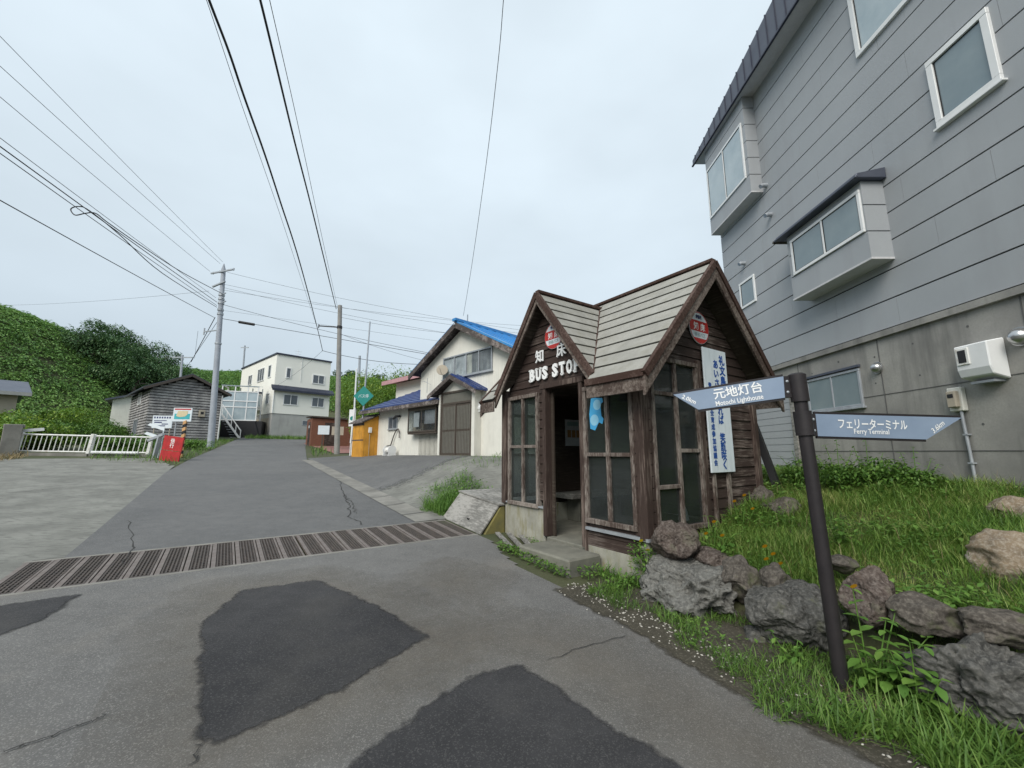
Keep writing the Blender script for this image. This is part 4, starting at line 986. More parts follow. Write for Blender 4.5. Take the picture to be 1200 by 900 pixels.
m = MB(); m.dome((.35, -.39, 4.92), (0, -1, 0), .05, .05); m.box(.37, .40, .2, .23, 5.12, 5.45); m.build('ridge_lamp', M['galv'], hs)
# upper window group
wn = window(hs, (-.78, 0, 2.95), Vx, Vn, 2.88, .88, .055, .06, cols=4, mf='galv', mg='g_house', sill=.04)
m = MB(); m.box(-.72, .60, -.004, -.001, 3.0, 3.78); m.build('curtain', M['lace'], wn)
m = MB(); m.box(.95, 2.05, -.004, -.001, 3.0, 3.78); m.build('curtain', M['curtain'], wn)
# porch with sliding doors
m = MB(); m.box(-.55, 1.58, -.30, .0, -.4, 2.30); m.box(1.58, 3.1, -.05, .0, -.4, 2.25); pw_ = m.build('porch_wall', M['cream'], hs)
m = MB(); m.slab([(-.55, -.299, 2.30), (1.58, -.299, 2.30), (.45, -.299, 2.86)], (0, 1, 0), .6); m.build('porch_gable', M['cream'], hs)
m = MB()
m.slab([(.42, -.58, 2.92), (-.96, -.58, 2.28), (-.96, .3, 2.28), (.42, .3, 2.92)], (0, 0, 1), .06); m.slab([(.42, -.58, 2.92), (1.85, -.58, 2.25), (1.85, .3, 2.25), (.42, .3, 2.92)], (0, 0, 1), .06)
pr = m.build('porch_roof', M['bluetile'], hs)
m = MB(); m.slab([(.42, -.575, 2.915), (-.95, -.575, 2.275), (-.95, .0, 2.275), (.42, .0, 2.915)], (0, 0, -1), .03); m.slab([(.42, -.575, 2.915), (1.84, -.575, 2.245), (1.84, .0, 2.245), (.42, .0, 2.915)], (0, 0, -1), .03); m.build('eave_soffit', M['greytrim'], hs)
m = MB()
for y in np.arange(-.5, .2, .25): m.beam((.42, y, 2.99), (1.83, y, 2.33), .03, .03); m.beam((.42, y, 2.99), (-.94, y, 2.35), .03, .03)
m.build('roof_batten', M['bluetile'], pr)
m = MB(); m.slab([(.42, -.62, 2.95), (-.99, -.62, 2.28), (-.99, -.62, 2.13), (.42, -.62, 2.78)], (0, 1, 0), .04); m.slab([(.42, -.62, 2.95), (1.88, -.62, 2.25), (1.88, -.62, 2.10), (.42, -.62, 2.78)], (0, 1, 0), .04)
m.build('porch_bargeboard', M['greytrim'], hs)
dx0, dx1 = -.36, 1.34; DY = .45
m = MB(); m.box(dx0 - .07, dx1 + .07, -.35, -.29, 2.30, 2.37); m.box(dx0 - .07, dx0, -.35, -.29, -.05, 2.30); m.box(dx1, dx1 + .07, -.35, -.29, -.05, 2.30); m.box(dx0, dx1, -.35, -.29, 1.88, 1.95); m.box(dx0, dx1, -.35, -.29, -.05, .0)
df = m.build('door_frame', M['brownsteel'], hs)
m = MB(); m.box(dx0, dx1, -.315, -.305, 1.95, 2.30); m.build('transom_pane', M['doorglass'], df)
for i, (a, b, yy) in enumerate(((dx0, .51, -.34), (.47, dx1, -.32))):
    m = MB(); m.box(a, b, yy, yy + .02, .0, 1.88); d = m.build('sliding_door', M['brownsteel'], hs)
    m = MB(); m.box(a + .07, b - .07, yy - .003, yy, .95, 1.80); m.box(a + .07, b - .07, yy - .003, yy, .10, .88); m.build('pane', M['doorglass'], d)
    m = MB()
    for x in np.arange(a + .12, b - .08, .085): m.box(x, x + .016, yy - .012, yy - .004, .10, 1.80)
    m.build('door_grille', M['brownsteel'], d)
m = MB(); m.box(-.55, -.44, -.37, -.301, -.3, 2.3); m.build('porch_pillar', M['cream'], hs); m = MB(); m.box(1.42, 1.58, -.37, -.301, -.3, 2.3); m.build('porch_pillar', M['cream'], hs)
m = MB(); m.box(-.45, 1.45, -.75, -.31, -.4, .02); m.build('porch_step', M['stepconc'], hs)
# lean-to on the left with its deep blue roof
LXE = -5.95
m = MB(); m.slab([(LXE, 0, -.6), (LXE, 0, 2.1), (LXE, 3.2, 3.40), (LXE, 3.2, -.6)], (1, 0, 0), -LXE - .56)
m.build('lean_to_wall', M['cream'], hs)
m = MB()
for x in np.arange(LXE, -.9, .303): m.box(x, x + .005, -.006, .01, -.3, 2.0)
m.build('siding_joint', M['white_siding'], hs)
m = MB(); m.slab([(-7.1, -.42, 2.08), (-.5, -.42, 2.08), (-.5, 3.2, 3.58), (-7.1, 3.2, 3.58)], (0, 0, 1), .07)
lr = m.build('lean_to_roof', M['bluetile'], hs)
m = MB()
for i in range(9): y = -.35 + i * .40; z = 2.15 + (y + .42) * .4144; m.box(-7.1, -.51, y, y + .035, z, z + .03)
m.build('roof_batten', M['bluetile'], lr)
m = MB(); m.box(-7.1, -.5, -.46, -.40, 1.96, 2.12); m.beam((-7.08, -.4, 2.04), (-7.08, 3.2, 3.52), .05, .14); m.build('lean_to_fascia', M['greytrim'], hs)
window(hs, (-4.92, 0, 1.16), Vx, Vn, .78, .56, .045, .05, cols=2, mf='galv', mg='g_far', sill=.03)
# box bay with dark frame and a sign in the glass
BX0, BX1, BYF = -2.80, -.78, -.30
by = MB(); by.box(BX0, BX1, BYF, 0, .86, .93); hd = MB(); hd.box(BX0, BX1, BYF - .03, 0, 1.87, 1.95); hd.slab([(BX0 - .15, BYF - .18, 1.93), (BX1 + .12, BYF - .18, 1.93), (BX1 + .12, 0, 2.08), (BX0 - .15, 0, 2.08)], (0, 0, 1), .04)
bay = by.build('bay', M['brownsteel'], hs); hd.build('hood', M['brownsteel'], bay)
bw = window(bay, (BX0, BYF, .93), Vx, Vn, BX1 - BX0, .94, .06, .02, cols=2, mf='brownsteel', mg='g_house')
m = MB(); m.box(BX1 - .012, BX1, BYF, 0, .93, 1.87); m.box(BX0, BX0 + .012, BYF, 0, .93, 1.87); m.build('side_pane', M['g_house'], bay)
m = MB(); m.box(BX0 + .35, BX0 + .75, BYF + .05, BYF + .06, 1.15, 1.74); m.build('window_card', M['paper'], bay)
m = MB(); m.box(BX0 + 1.15, BX1 - .1, BYF + .05, BYF + .06, 1.25, 1.8); m.build('window_card', M['curtain'], bay)
m = MB(); m.box(BX0 + .05, BX1 - .05, -.02, -.005, .94, 1.86); m.build('inner_board', M['brownsteel'], bay)
m = MB(); m.box(BX0 + .1, BX0 + .8, -.12, -.03, .94, 1.3); m.build('shelf_box', M['beige'], bay)
m = MB(); m.box(1.52, 1.76, -.20, -.101, 1.52, 1.86); m.dome((1.64, -.2, 1.66), (0, -1, 0), .09, .05); m.build('electric_meter', M['pvc'], hs, bevel=.01)
m = MB(); m.tube([(1.50, -.12, 2.3), (1.42, -.13, 2.1), (1.42, -.13, 1.6), (1.48, -.13, 1.5), (1.56, -.14, 1.52)], .022); m.build('meter_cable', M['wire'], hs)
m = MB(); m.tube([(-3.9, -.02, 1.72), (-4.0, -.2, 1.70), (-4.15, -.24, 1.60)], .05); m.build('flue_pipe', M['wire'], hs)
# dish, small chimney, pink roof annex
m = MB(); m.disc((-.55, -.25, 3.30), (.75, -.62, .25), .22, .02, 20); m.tube([(-.55, -.25, 3.1), (-.30, -.55, 3.30)], .008); m.tube([(-.5, -.22, 3.3), (-.45, 0, 3.2)], .015); m.build('satellite_dish', M['beige'], hs)
m = MB(); m.tube([(-1.55, -.25, 2.5), (-1.5, -.28, 3.1)], .01); m.tube([(-1.75, -.28, 3.0), (-1.25, -.28, 2.8)], .007); m.tube([(-1.68, -.40, 2.97), (-1.68, -.16, 2.97)], .006); m.build('antenna', M['galv'], hs)
m = MB(); m.tube([(-4.4, 2.8, 2.6), (-4.4, 2.8, 4.0)], .13, 12); m.tube([(-4.4, 2.8, 3.75), (-4.4, 2.8, 4.1)], .2, 12); m.build('chimney', M['whitemetal'], hs)
p0 = atY(458, 447, 26); pk = thing('annex_house', 'small far building with a pink roof behind the blue lean-to', 'house', stand(p0[0] + .4, 26), R(-44.5))
hz = 1.6 + 26 * (530 - 447) / 486 - gz(p0[0] + .4, 26)
m = MB(); m.box(-.6, 2.5, .3, 3, -.5, hz); m.build('wall', M['white_siding'], pk)
m = MB(); m.slab([(-1.4, -.3, hz), (3.2, -.3, hz), (3.2, 3.3, hz + .5), (-1.4, 3.3, hz + .5)], (0, 0, 1), .10); m.build('roof', M['pinkroof'], pk)
m = MB(); m.box(-1.4, 3.2, -.33, -.29, hz - .10, hz + .16); m.build('fascia', M['pinkroof'], pk)

# ochre fuel box against the lean-to
yb = thing('fuel_box', 'ochre yellow wooden fuel box with a sloping dark lid against the cream wall', 'fuel box', (HD[0], HD[1], HZ - .12), R(-44.5))
bx0, bx1, bd = -7.05, -5.92, -.72
m = MB(); m.slab([(bx0, bd, 0), (bx0, bd, 1.62), (bx0, .0, 1.98), (bx0, .0, 0)], (1, 0, 0), bx1 - bx0); m.build('body', M['yellow'], yb)
m = MB(); m.box(bx0 + .05, bx1 - .05, bd - .015, bd - .001, .04, .78); m.box(bx0 + .05, bx1 - .05, bd - .016, bd - .001, .84, 1.5); m.build('door', M['yellow'], yb)
m = MB(); m.box(bx0, bx1, bd - .02, bd - .002, .785, .835); m.build('door_rail', M['greytrim'], yb); m = MB(); m.box(bx0 - .02, bx1 + .01, bd - .022, bd - .002, 1.5, 1.60); m.build('door_rail', M['greytrim'], yb)
m = MB(); m.slab([(bx0 - .14, bd - .16, 1.58), (bx1 + .08, bd - .16, 1.58), (bx1 + .08, .0, 2.02), (bx0 - .14, .0, 2.02)], (0, 0, 1), .06); m.build('lid', M['greytrim'], yb)
m = MB(); m.box(bx1 + .001, bx1 + .09, -.50, -.36, 1.15, 1.40); m.build('outlet_box', M['pvc'], yb, bevel=.01)
m = MB(); m.tube([(bx1 + .02, -.43, 1.15), (bx1 + .02, -.43, .02)], .012); m.build('outlet_cable', M['beige'], yb)
# white hose reel, hose on the wall
def HL(x, y, z=0): c, s_ = math.cos(R(-44.5)), math.sin(R(-44.5)); return np.array([HD[0] + x * c - y * s_, HD[1] + x * s_ + y * c, HZ + z])
q = HL(-4.15, -.35, 0); q[2] = gz(*q[:2])
hr = thing('hose_reel', 'white plastic hose reel standing in front of the cream wall', 'hose reel', q, R(-44.5))
for x in (-.22, .22):
    m = MB(); m.disc((x, 0, .24), (1, 0, 0), .2, .025, 20); m.slab([(x, -.2, 0), (x, .2, 0), (x, .1, .3), (x, -.1, .3)], (1, 0, 0), .03); m.build('side_plate', M['pvc'], hr)
m = MB(); m.tube([(-.2, 0, .24), (.22, 0, .24)], .13, 16); m.build('hose_coil', M['white'], hr)
m = MB(); m.tube([(-.15, -.05, .42), (.2, -.05, .45)], .02); m.build('handle', M['black'], hr)
m = MB(); P = [HL(-4.5, -.10, .45), HL(-4.30, -.09, .85), HL(-4.1, -.08, 1.12), HL(-3.95, -.08, 1.15), HL(-3.85, -.08, 1.0), HL(-3.84, -.08, .75)]
m.tube(P, .025); tag(m.build('garden_hose', M['greytrim'], None), 'dark hose looped on the cream wall above the reel', 'hose')

# ------------------------------------------------------------------ utility things by the house: green diamond sign, snow poles
def onz(u, v, Y, dz=0): p = atY(u, v, Y); return p
p = atY(426, 464, 20); b = stand(p[0] - .02, 20)
gs = thing('diamond_sign', 'green diamond shaped stop sign on a slim grey pole', 'sign', b)
m = MB(); m.tube([(0, .06, -.1), (.1, .06, 7.0 - .25)], [.045, .035], 10); m.build('pole', M['galv'], gs)
c = p - b; rr = .50
m = MB(); m.slab([c + np.array(q) for q in ((0, 0, rr), (rr, 0, 0), (0, 0, -rr), (-rr, 0, 0))], (0, 1, 0), .02); m.build('plate', M['green_sign'], gs)
m = MB(); put_text(m, 'バス停', c + np.array([0, -.004, -.08]), X_, Z_, .20, .5); m.build('lettering', M['enamel'], gs)
p = atY(418.5, 432, 21); b = stand(p[0], 21); m = MB(); m.tube([(0, 0, -.1), (-.02, 0, p[2] - b[2])], .045, 8); tag(m.build('snow_pole', M['pvc'], None, loc=b), 'tall straight white pole behind the green diamond sign', 'pole')
p = atY(416, 478, 20.4); q = atY(411, 519, 20.4); m = MB(); m.tube([q, p], .05, 8); tag(m.build('snow_pole', M['pvc'], None), 'leaning white pole beside the ochre fuel box', 'pole')
p = atY(413, 488, 20.8); b = stand(p[0], 20.8)
sg = thing('small_sign', 'small white pole sign with a green mark near the fuel box', 'sign', b)
m = MB(); m.tube([(0, 0, 0), (0, 0, p[2] - b[2] - .3)], .03); m.build('pole', M['pvc'], sg)
m = MB(); m.box(-.16, .16, -.02, .02, p[2] - b[2] - .5, p[2] - b[2] + .35); pl_ = m.build('plate', M['pvc'], sg)
m = MB(); m.disc((0, -.021, p[2] - b[2] - .1), (0, -1, 0), .11, .004); m.build('mark', M['green_sign'], pl_)

# ------------------------------------------------------------------ white three-storey house far up the road
WC = atY(316, 508, 42); WB = WC[2] - .25
wh = thing('white_house', 'tall cream and white house with dark roof edges on a grey concrete base', 'house', (WC[0], WC[1], WB), R(48))
zc = atY(316, 484, 42)[2] - WB; zs = atY(316, 453, 42)[2] - WB; zt = atY(316, 415, 42)[2] - WB
wx, wy = 5.75, 12.0
m = MB(); m.box(.05, wx, .05, wy, -1.5, zc); m.build('concrete_base', M['greyconc'], wh)
m = MB(); m.box(0, wx + .1, 0, wy, zc, zs); m.box(.0, wx - .05, .0, wy, zs, zt); m.build('wall', M['white_siding'], wh)
m = MB(); m.box(-.1, wx + .02, -.12, wy + .1, zt, zt + .16); m.build('roof', M['navy'], wh)
m = MB(); m.slab([(-.28, -.5, zs - .22), (wx + .38, -.5, zs - .22), (wx + .38, .0, zs + .22), (-.28, .0, zs + .22)], (0, 0, -1), .22); m.build('skirt_roof', M['navy'], wh)
Vr, Vl = np.array([0, -1., 0]), np.array([-1., 0, 0]); LXd = np.array([0, -1., 0])
def wwin(face, a, z, w, h, cols=2):
    if face == 'r': window(wh, (a, -.0, z), X_, Vr, w, h, .09, .07, cols=cols)
    else: window(wh, (-.0, a, z), LXd, Vl, w, h, .09, .07, cols=cols)
h3 = zs + (zt - zs) * .30
wwin('r', 1.0, h3, .52, 1.15, 1); wwin('r', 3.75, h3 - .25, 1.35, 1.05); wwin('r', .95, zc + .95, 1.5, 1.15); wwin('r', 3.85, zc + .95, 1.4, 1.1)
wwin('l', 8.9, h3, 1.4, 1.2, 2); wwin('l', 5.6, h3, 2.2, 1.5, 3); wwin('l', 2.2, h3 + .1, .9, 1.4, 1); wwin('l', 2.0, zc + 1.0, .9, 1.2, 2)
m = MB(); m.box(-.6, 0, 3.4, 6.4, zc + .5, zc + 2.3); ol = m.build('oriel', M['white_siding'], wh)
m = MB(); m.box(-.7, 0, 3.3, 6.5, zc + 2.3, zc + 2.5); m.build('oriel_roof', M['navy'], ol)
window(ol, (-.6, 6.3, zc + .8), LXd, Vl, 2.8, 1.4, .1, .06, cols=2, mg='g_sky'); window(ol, (-.55, 3.4, zc + .8), X_, Vr, .5, 1.4, .09, .06, mg='g_sky')
window(wh, (3.1, .05, zc - 1.1), X_, Vr, 1.55, .5, .05, .04, cols=2, mf='galv')
for y in (1.9, 4.6):
    m = MB(); m.box(.0, .06, y - 1.1, y + 1.1, -1.0, zc - .45); m.build('garage_door', M['beige'], wh)
m = MB(); m.tube([(2.4, 1, zt), (2.4, 1, zt + 1.1)], .02); m.tube([(2.0, 1, zt + .9), (2.8, 1, zt + .9)], .015); m.tube([(2.1, 1, zt + .6), (2.7, 1, zt + .6)], .015); m.build('antenna', M['pvc'], wh)
m = MB(); m.tube([(.03, -.03, zc), (.03, -.03, zs - .2)], .05); m.tube([(2.5, -.05, zc + 3.6), (2.5, -.05, zt)], .025); m.build('down_pipe', M['pvc'], wh)
# glazed porch and stair at the left of the white house
GP = atY(276, 512, 40.5); gp = thing('glass_porch', 'white framed glass porch above a dark stair beside the white house', 'porch', (GP[0], GP[1], GP[2] - .3), R(20))
m = MB()
for x in (-1.6, -.5, .6, 1.5):
    for y in (0, 1.8): m.box(x, x + .09, y, y + .09, 1.9, 5.4)
for z in (1.9, 3.2, 3.8, 4.75, 5.3): m.box(-1.6, 1.58, -.01, .10, z, z + .1); m.box(-1.61, -1.5, 0, 1.9, z, z + .1)
m.build('frame', M['pvc'], gp)
m = MB(); m.box(-1.55, 1.5, .03, .05, 2.0, 4.8); m.box(-1.56, -1.54, .05, 1.85, 2.0, 4.8); m.slab([(-1.65, -.05, 5.35), (1.55, -.05, 5.35), (1.55, 1.9, 5.6), (-1.65, 1.9, 5.6)], (0, 0, 1), .05); m.build('pane', M['g_sky'], gp)
m = MB(); m.box(-1.4, 2.1, .1, 1.9, -1, 1.9); m.slab([(.3, -.02, -1), (2.4, -.02, -1), (1.5, -.02, 1.9), (-.6, -.02, 1.9)], (0, 1, 0), .11); m.build('stair_side', M['black'], gp)
m = MB()
for i in range(9): m.beam((-.9 + i * .13, -.7, 1.75 - i * .25), (-.9 + i * .13, -.05, 1.75 - i * .25), .3, .05)
m.build('stair_tread', M['galv'], gp)
m = MB(); m.beam((-1.2, -.75, 2.5), (.55, -.75, .1), .1, .16); m.beam((-1.2, -.75, 3.4), (.55, -.75, .9), .08, .08)
for i in range(5): m.box(-1.15 + i * .42, -1.09 + i * .42, -.78, -.72, 2.4 - i * .58, 3.35 - i * .6)
m.build('stair_rail', M['pvc'], gp)
# brown brick shed and information board by the white house
b = onG(382, 516); b = stand(*atY(383, 516, 31)[:2])
sh = thing('brick_shed', 'small reddish brown shed with a flat sloping roof below the white house', 'shed', b, R(35))
m = MB(); m.box(-1.1, 1.9, 0, 2.2, -.4, 2.05); m.build('wall', M['brick'], sh)
m = MB(); m.slab([(-1.2, -.15, 2.12), (2.0, -.15, 2.0), (2.0, 2.3, 2.0), (-1.2, 2.3, 2.2)], (0, 0, 1), .09); m.build('roof', M['brownsteel'], sh)
m = MB(); m.box(-1.12, -1.1, .6, 1.4, -.2, 1.8); m.build('door', M['brownx'], sh); m = MB(); m.box(-.2, .6, -.02, 0, -.2, 1.75); m.build('door', M['brownx'], sh)
m = MB(); m.box(-1.135, -1.12, .8, 1.2, 1.35, 1.55); m.build('name_plate', M['paper'], sh)
b = stand(*atY(386, 517, 28)[:2])
ib = thing('notice_board', 'two small framed notice boards on dark posts before the brick shed', 'notice board', b, R(20))
for x in (-.45, .5):
    m = MB(); m.box(x - .04, x + .04, .03, .09, -.2, 1.5); m.build('post', M['brownsteel'], ib)
m = MB(); m.box(-.75, -.05, -.0, .03, .95, 1.55); m.build('board', M['enamel'], ib)
m = MB(); m.box(.1, .85, -.0, .03, .92, 1.5); m.build('board', M['pale_map'] if 'pale_map' in M else M['beige'], ib)

# ------------------------------------------------------------------ weathered timber barn and pale buildings behind it
BC = atY(168, 516, 30); bn_ = thing('timber_barn', 'weathered grey timber barn with horizontal boards and a dark gable roof', 'barn', (BC[0], BC[1], BC[2] - .1), R(50))
ez = atY(168, 453, 30)[2] - BC[2] + .1; az_ = ez + 1.1; bw_, bl = 4.55, 8.0
m = MB(); gable_wall(m, 0.03, bw_ - .03, .03, bl, -.5, ez, az_, bw_ / 2); m.build('wall_core', M['darkgap'], bn_)  # black core colours in the shadow lines between the boards
m = MB(); z = -.3; kk = (az_ - ez) / (bw_ / 2); BP = .16
while z < az_ - .1:
    lim0, lim1 = 0, bw_
    if z + .2 > ez: lim0 = (z + .2 - ez) / kk; lim1 = bw_ - lim0
    j = random.uniform(-.006, .006)
    if lim1 - lim0 > .1:
        m.hexa([(lim0, -.04 + j, z), (lim1, -.04 + j, z), (lim1, .03, z), (lim0, .03, z), (lim0, -.005, z + BP), (lim1, -.005, z + BP), (lim1, .03, z + BP), (lim0, .03, z + BP)])
    if z < ez - .2: m.hexa([(-.04 + j, 0, z), (.03, 0, z), (.03, bl, z), (-.04 + j, bl, z), (-.005, 0, z + BP), (.03, 0, z + BP), (.03, bl, z + BP), (-.005, bl, z + BP)])
    z += .21
m.build('board_cladding', M['barn'], bn_)
m = MB()
for sg in (-1, 1): m.slab([(bw_ / 2, -.45, az_ + .06), (bw_ / 2 + sg * (bw_ / 2 + .5), -.45, ez - .5 * kk + .06), (bw_ / 2 + sg * (bw_ / 2 + .5), bl + .4, ez - .5 * kk + .06), (bw_ / 2, bl + .4, az_ + .06)], (0, 0, 1), .10)
m.build('roof', M['darksteel'], bn_)
m = MB()
for sg in (-1, 1): m.beam((bw_ / 2, -.45, az_ + .02), (bw_ / 2 + sg * (bw_ / 2 + .48), -.45, ez - .48 * kk + .02), .06, .18)
m.build('bargeboard', M['brownsteel'], bn_)
window(bn_, (-.04, 4.2, ez - 1.1), LXd, Vl, 1.1, .95, .07, .05, cols=2, mf='pvc'); window(bn_, (-.04, 4.6, .5), LXd, Vl, 1.4, 1.3, .07, .05, cols=2, mf='galv')
m = MB(); m.box(3.05, 3.45, -.2, -.03, 2.0, 2.55); vb = m.build('vent_box', M['beige'], bn_, bevel=.02); m = MB(); m.box(3.15, 3.35, -.205, -.2, 2.2, 2.4); m.build('vent_opening', M['black'], vb)
m = MB(); m.tube([(bw_ - .05, -.1, 0), (bw_ - .05, -.1, ez - .2)], .05); m.build('down_pipe', M['pvc'], bn_)
def shed_house(name, label, u0, u1, vt, vb, Y, rz, mw, mr, slope, cat='house', deep=6):
    p = atY(u0, vb, Y); q = atY(u1, vb, Y); t_ = atY(u0, vt, Y)
    o = thing(name, label, cat, (p[0], p[1], p[2] - 1.0), rz); w = np.linalg.norm(q - p) * 1.02; h = t_[2] - p[2] + 1.0
    m = MB(); m.slab([(0, 0, -1), (w, 0, -1), (w, 0, h + slope), (0, 0, h)], (0, 1, 0), deep); m.build('wall', mw, o)
    m = MB(); m.slab([(-.5, -.4, h - slope * .5 / w), (w + .5, -.4, h + slope * (1 + .5 / w)), (w + .5, deep, h + slope * (1 + .5 / w)), (-.5, deep, h - slope * .5 / w)], (0, 0, 1), .16); m.build('roof', mr, o)
    return o, w, h
shed_house('plain_house', 'pale beige building partly hidden behind the timber barn', 126, 160, 468, 508, 39, R(40), M['cream'], M['darksteel'], .9)
shed_house('plain_house', 'low white building with a flat grey roof farther left behind the barn', 110, 130, 475, 495, 48, R(25), M['white_siding'], M['galv'], .1)
e_ = atY(14, 500, 25); dv = np.array([math.cos(R(54)), math.sin(R(54)), 0]); hw = 5.0
bo = thing('plain_house', 'beige house at the picture edge with a wide overhanging eave', 'house', (e_ - dv * hw)[:2].tolist() + [1.4], R(54)); eh = atY(14, 462, 25)[2] - 1.4
m = MB(); m.box(0, hw, 0, 6, -1, eh); m.build('wall', M['beige'], bo)
m = MB(); m.slab([(-.4, -.6, eh - .05), (hw + .5, -.6, eh - .05), (hw + .5, 3, eh + 1.0), (-.4, 3, eh + 1.0)], (0, 0, 1), .13); m.slab([(-.4, 6.6, eh - .05), (hw + .5, 6.6, eh - .05), (hw + .5, 3, eh + 1.0), (-.4, 3, eh + 1.0)], (0, 0, 1), .13); m.build('roof', M['darksteel'], bo)
m = MB(); m.box(-.4, hw + .5, -.62, -.56, eh - .12, eh + .09); m.build('fascia', M['greyconc'], bo)
window(bo, (hw - 2.6, 0, eh - 1.5), X_, np.array([0, -1., 0]), 1.5, 1.0, .07, .05, cols=2)
shed_house('low_shed', 'low dark roofed shed among bushes below the beige house', 28, 48, 493, 515, 29, R(20), M['barn'], M['darksteel'], -.2, 'shed', 3)

# ------------------------------------------------------------------ white railing, pillar, boards on the verge
def railing(label, u0, u1, Y0, Y1, bottom_pipe):
    a = stand(*atY(u0, 533, Y0)[:2]); b_ = stand(*atY(u1, 533, Y1)[:2]); d = b_ - a; Ln = np.linalg.norm(d[:2])
    o = thing('white_railing', label, 'railing', a, math.atan2(d[1], d[0])); dz = d[2] / Ln; n = int(Ln / .165)
    m = MB(); q = lambda x, z: np.array([x, 0, x * dz + z])
    m.tube([q(0, .82), q(Ln, .82)], .035, 8); m.tube([q(0, .16), q(Ln, .16)], .03, 8); m.build('rail', M['white'], o)
    m = MB()
    for i in range(1, n): x = Ln * i / n; m.tube([q(x - .04, .16), q(x + .03, .82)], .016, 6, caps=False)
    m.build('baluster_row', M['white'], o)
    for x in (0.0, Ln):
        m = MB(); m.beam(q(x - .06, -.1), q(x + .04, .90), .10, .10, (0, 1, 0)); m.build('post', M['white'], o)
    m = MB(); m.beam(q(0, .02), q(Ln, .02), .25, .16); m.build('kerb', M['kerbc'], o)
    if bottom_pipe: m = MB(); m.tube([q(.1, .14) + np.array([0, -.16, 0]), q(Ln - .3, .14) + np.array([0, -.16, 0])], .07, 10); m.build('pipe', M['whitemetal'], o)
railing('white tubular railing section nearest the brick pillar', 20, 104, 16.6, 17.2, False)
railing('white tubular railing section with a thick pipe along its foot', 106, 174, 17.25, 17.9, True)
p = stand(*atY(9, 535, 16.4)[:2]); bp = thing('gate_pillar', 'weathered brick and stone pillar beside the white railing', 'pillar', p, R(-40))
m = MB(); m.box(-.22, .22, -.2, .2, -.1, 1.05); m.build('shaft', M['brick'], bp, bevel=.02)
m = MB(); m.box(-.3, -.2, -.25, .25, -.1, 1.15); m.box(.2, .36, -.25, .25, -.1, 1.2); m.build('stone_side', M['kerbc'], bp, bevel=.02)
m = MB(); m.box(-.25, .3, -.26, .3, 1.06, 1.2); m.build('cap', M['kerbc'], bp, bevel=.02)
m = MB(); a = atY(12, 506, 16.6); c = atY(52, 503, 17.2); m.beam(a, c, .12, .12); tag(m.build('white_beam', M['whitemetal'], None), 'horizontal pale beam running from the pillar top into the bushes', 'beam')
b = stand(*atY(198, 540, 16.6)[:2])
rb = thing('red_board', 'leaning red board with white writing on the grass verge', 'board', b, R(-6))
T_ = np.array([.10, 0, .995]); Xr = np.array([.985, 0, -.12])
m = MB(); m.box(0, .88, -.02, .02, .42, .98, 0, (-.42, 0, .03), Xr, Y_, T_); m.build('panel', M['red'], rb)
m = MB(); m.box(0, .88, -.035, .005, -.03, .40, 0, (-.42, 0, .03), Xr, Y_, T_); m.build('panel', M['red'], rb)
m = MB()
for i, ch in enumerate('徐行'): put_text(m, ch, np.array([-.42, -.024, .03]) + Xr * .42 + T_ * (.73 - i * .19), Xr, T_, .20, None, .0015)
m.build('lettering', M['lettersw'], rb)
b = stand(*atY(209, 524, 18.0)[:2]); zt_ = atY(209, 478, 18)[2] - b[2]
ms = thing('map_sign', 'white picture sign with a turquoise coast map on a striped post', 'sign', b, R(8))
m = MB(); m.box(-.37, .37, -.02, .02, zt_ - .60, zt_); m.build('plate', M['enamel'], ms)
m = MB(); m.box(-.31, .31, -.024, -.021, zt_ - .50, zt_ - .26); m.build('sea', flat('turquoise_print', (.06, .42, .46), .5), ms)
m = MB(); m.slab([(-.24, -.0245, zt_ - .36), (-.1, -.0245, zt_ - .41), (.12, -.0245, zt_ - .38), (.2, -.0245, zt_ - .3), (.22, -.0245, zt_ - .14), (-.18, -.0245, zt_ - .13)], (0, -1, 0), .003); m.build('land', flat('sand_print', (.66, .56, .36), .6), ms)
m = MB(); m.box(-.33, .33, -.024, -.021, zt_ - .09, zt_ - .035); m.build('heading', M['redsign'], ms)
m = MB(); m.tube([(-.24, .04, -.1), (-.24, .04, zt_ - .3)], .03); m.build('pole', M['galv'], ms)
hh = zt_ - .55
for i in range(10):
    pass
m = MB(); mb2 = MB()
for i in range(11):
    z0 = -.05 + i * hh / 11; z1 = z0 + hh / 11; tgt = m if i % 2 else mb2
    tgt.hexa([(.08, -.05, z0), (.20, -.05, z0 + .06), (.20, .05, z0 + .06), (.08, .05, z0), (.08, -.05, z1), (.20, -.05, z1 + .06), (.20, .05, z1 + .06), (.08, .05, z1)])
sp_ = m.build('striped_post', M['black'], ms); mb2.build('yellow_stripe', flat('dull_orange', (.62, .36, .16), .6), sp_)
b = stand(*atY(186, 524, 18.4)[:2]); zt_ = atY(186, 487, 18.4)[2] - b[2]
ws = thing('notice_sign', 'weathered white notice sign on two thin posts beside the map sign', 'sign', b, R(10))
for x in (-.3, .32):
    m = MB(); m.tube([(x, .03, 0), (x, .03, zt_)], .022); m.build('post', M['beige'], ws)
m = MB(); m.box(-.38, .40, -.02, .02, zt_ - .56, zt_); m.build('plate', M['enamel'], ws)
m = MB()
for i in range(7): m.box(-.33 + i * .1, -.27 + i * .1, -.024, -.0205, zt_ - .13, zt_ - .05)
for (x, z, w, h) in ((-.32, -.24, .5, .03), (-.3, -.33, .3, .05), (0, -.40, .25, .04), (-.25, -.48, .4, .04)): m.box(x, x + w, -.024, -.0205, zt_ + z, zt_ + z + h)
m.build('writing', M['dark_ink'], ws)
b = stand(*atY(180, 533, 17.6)[:2])
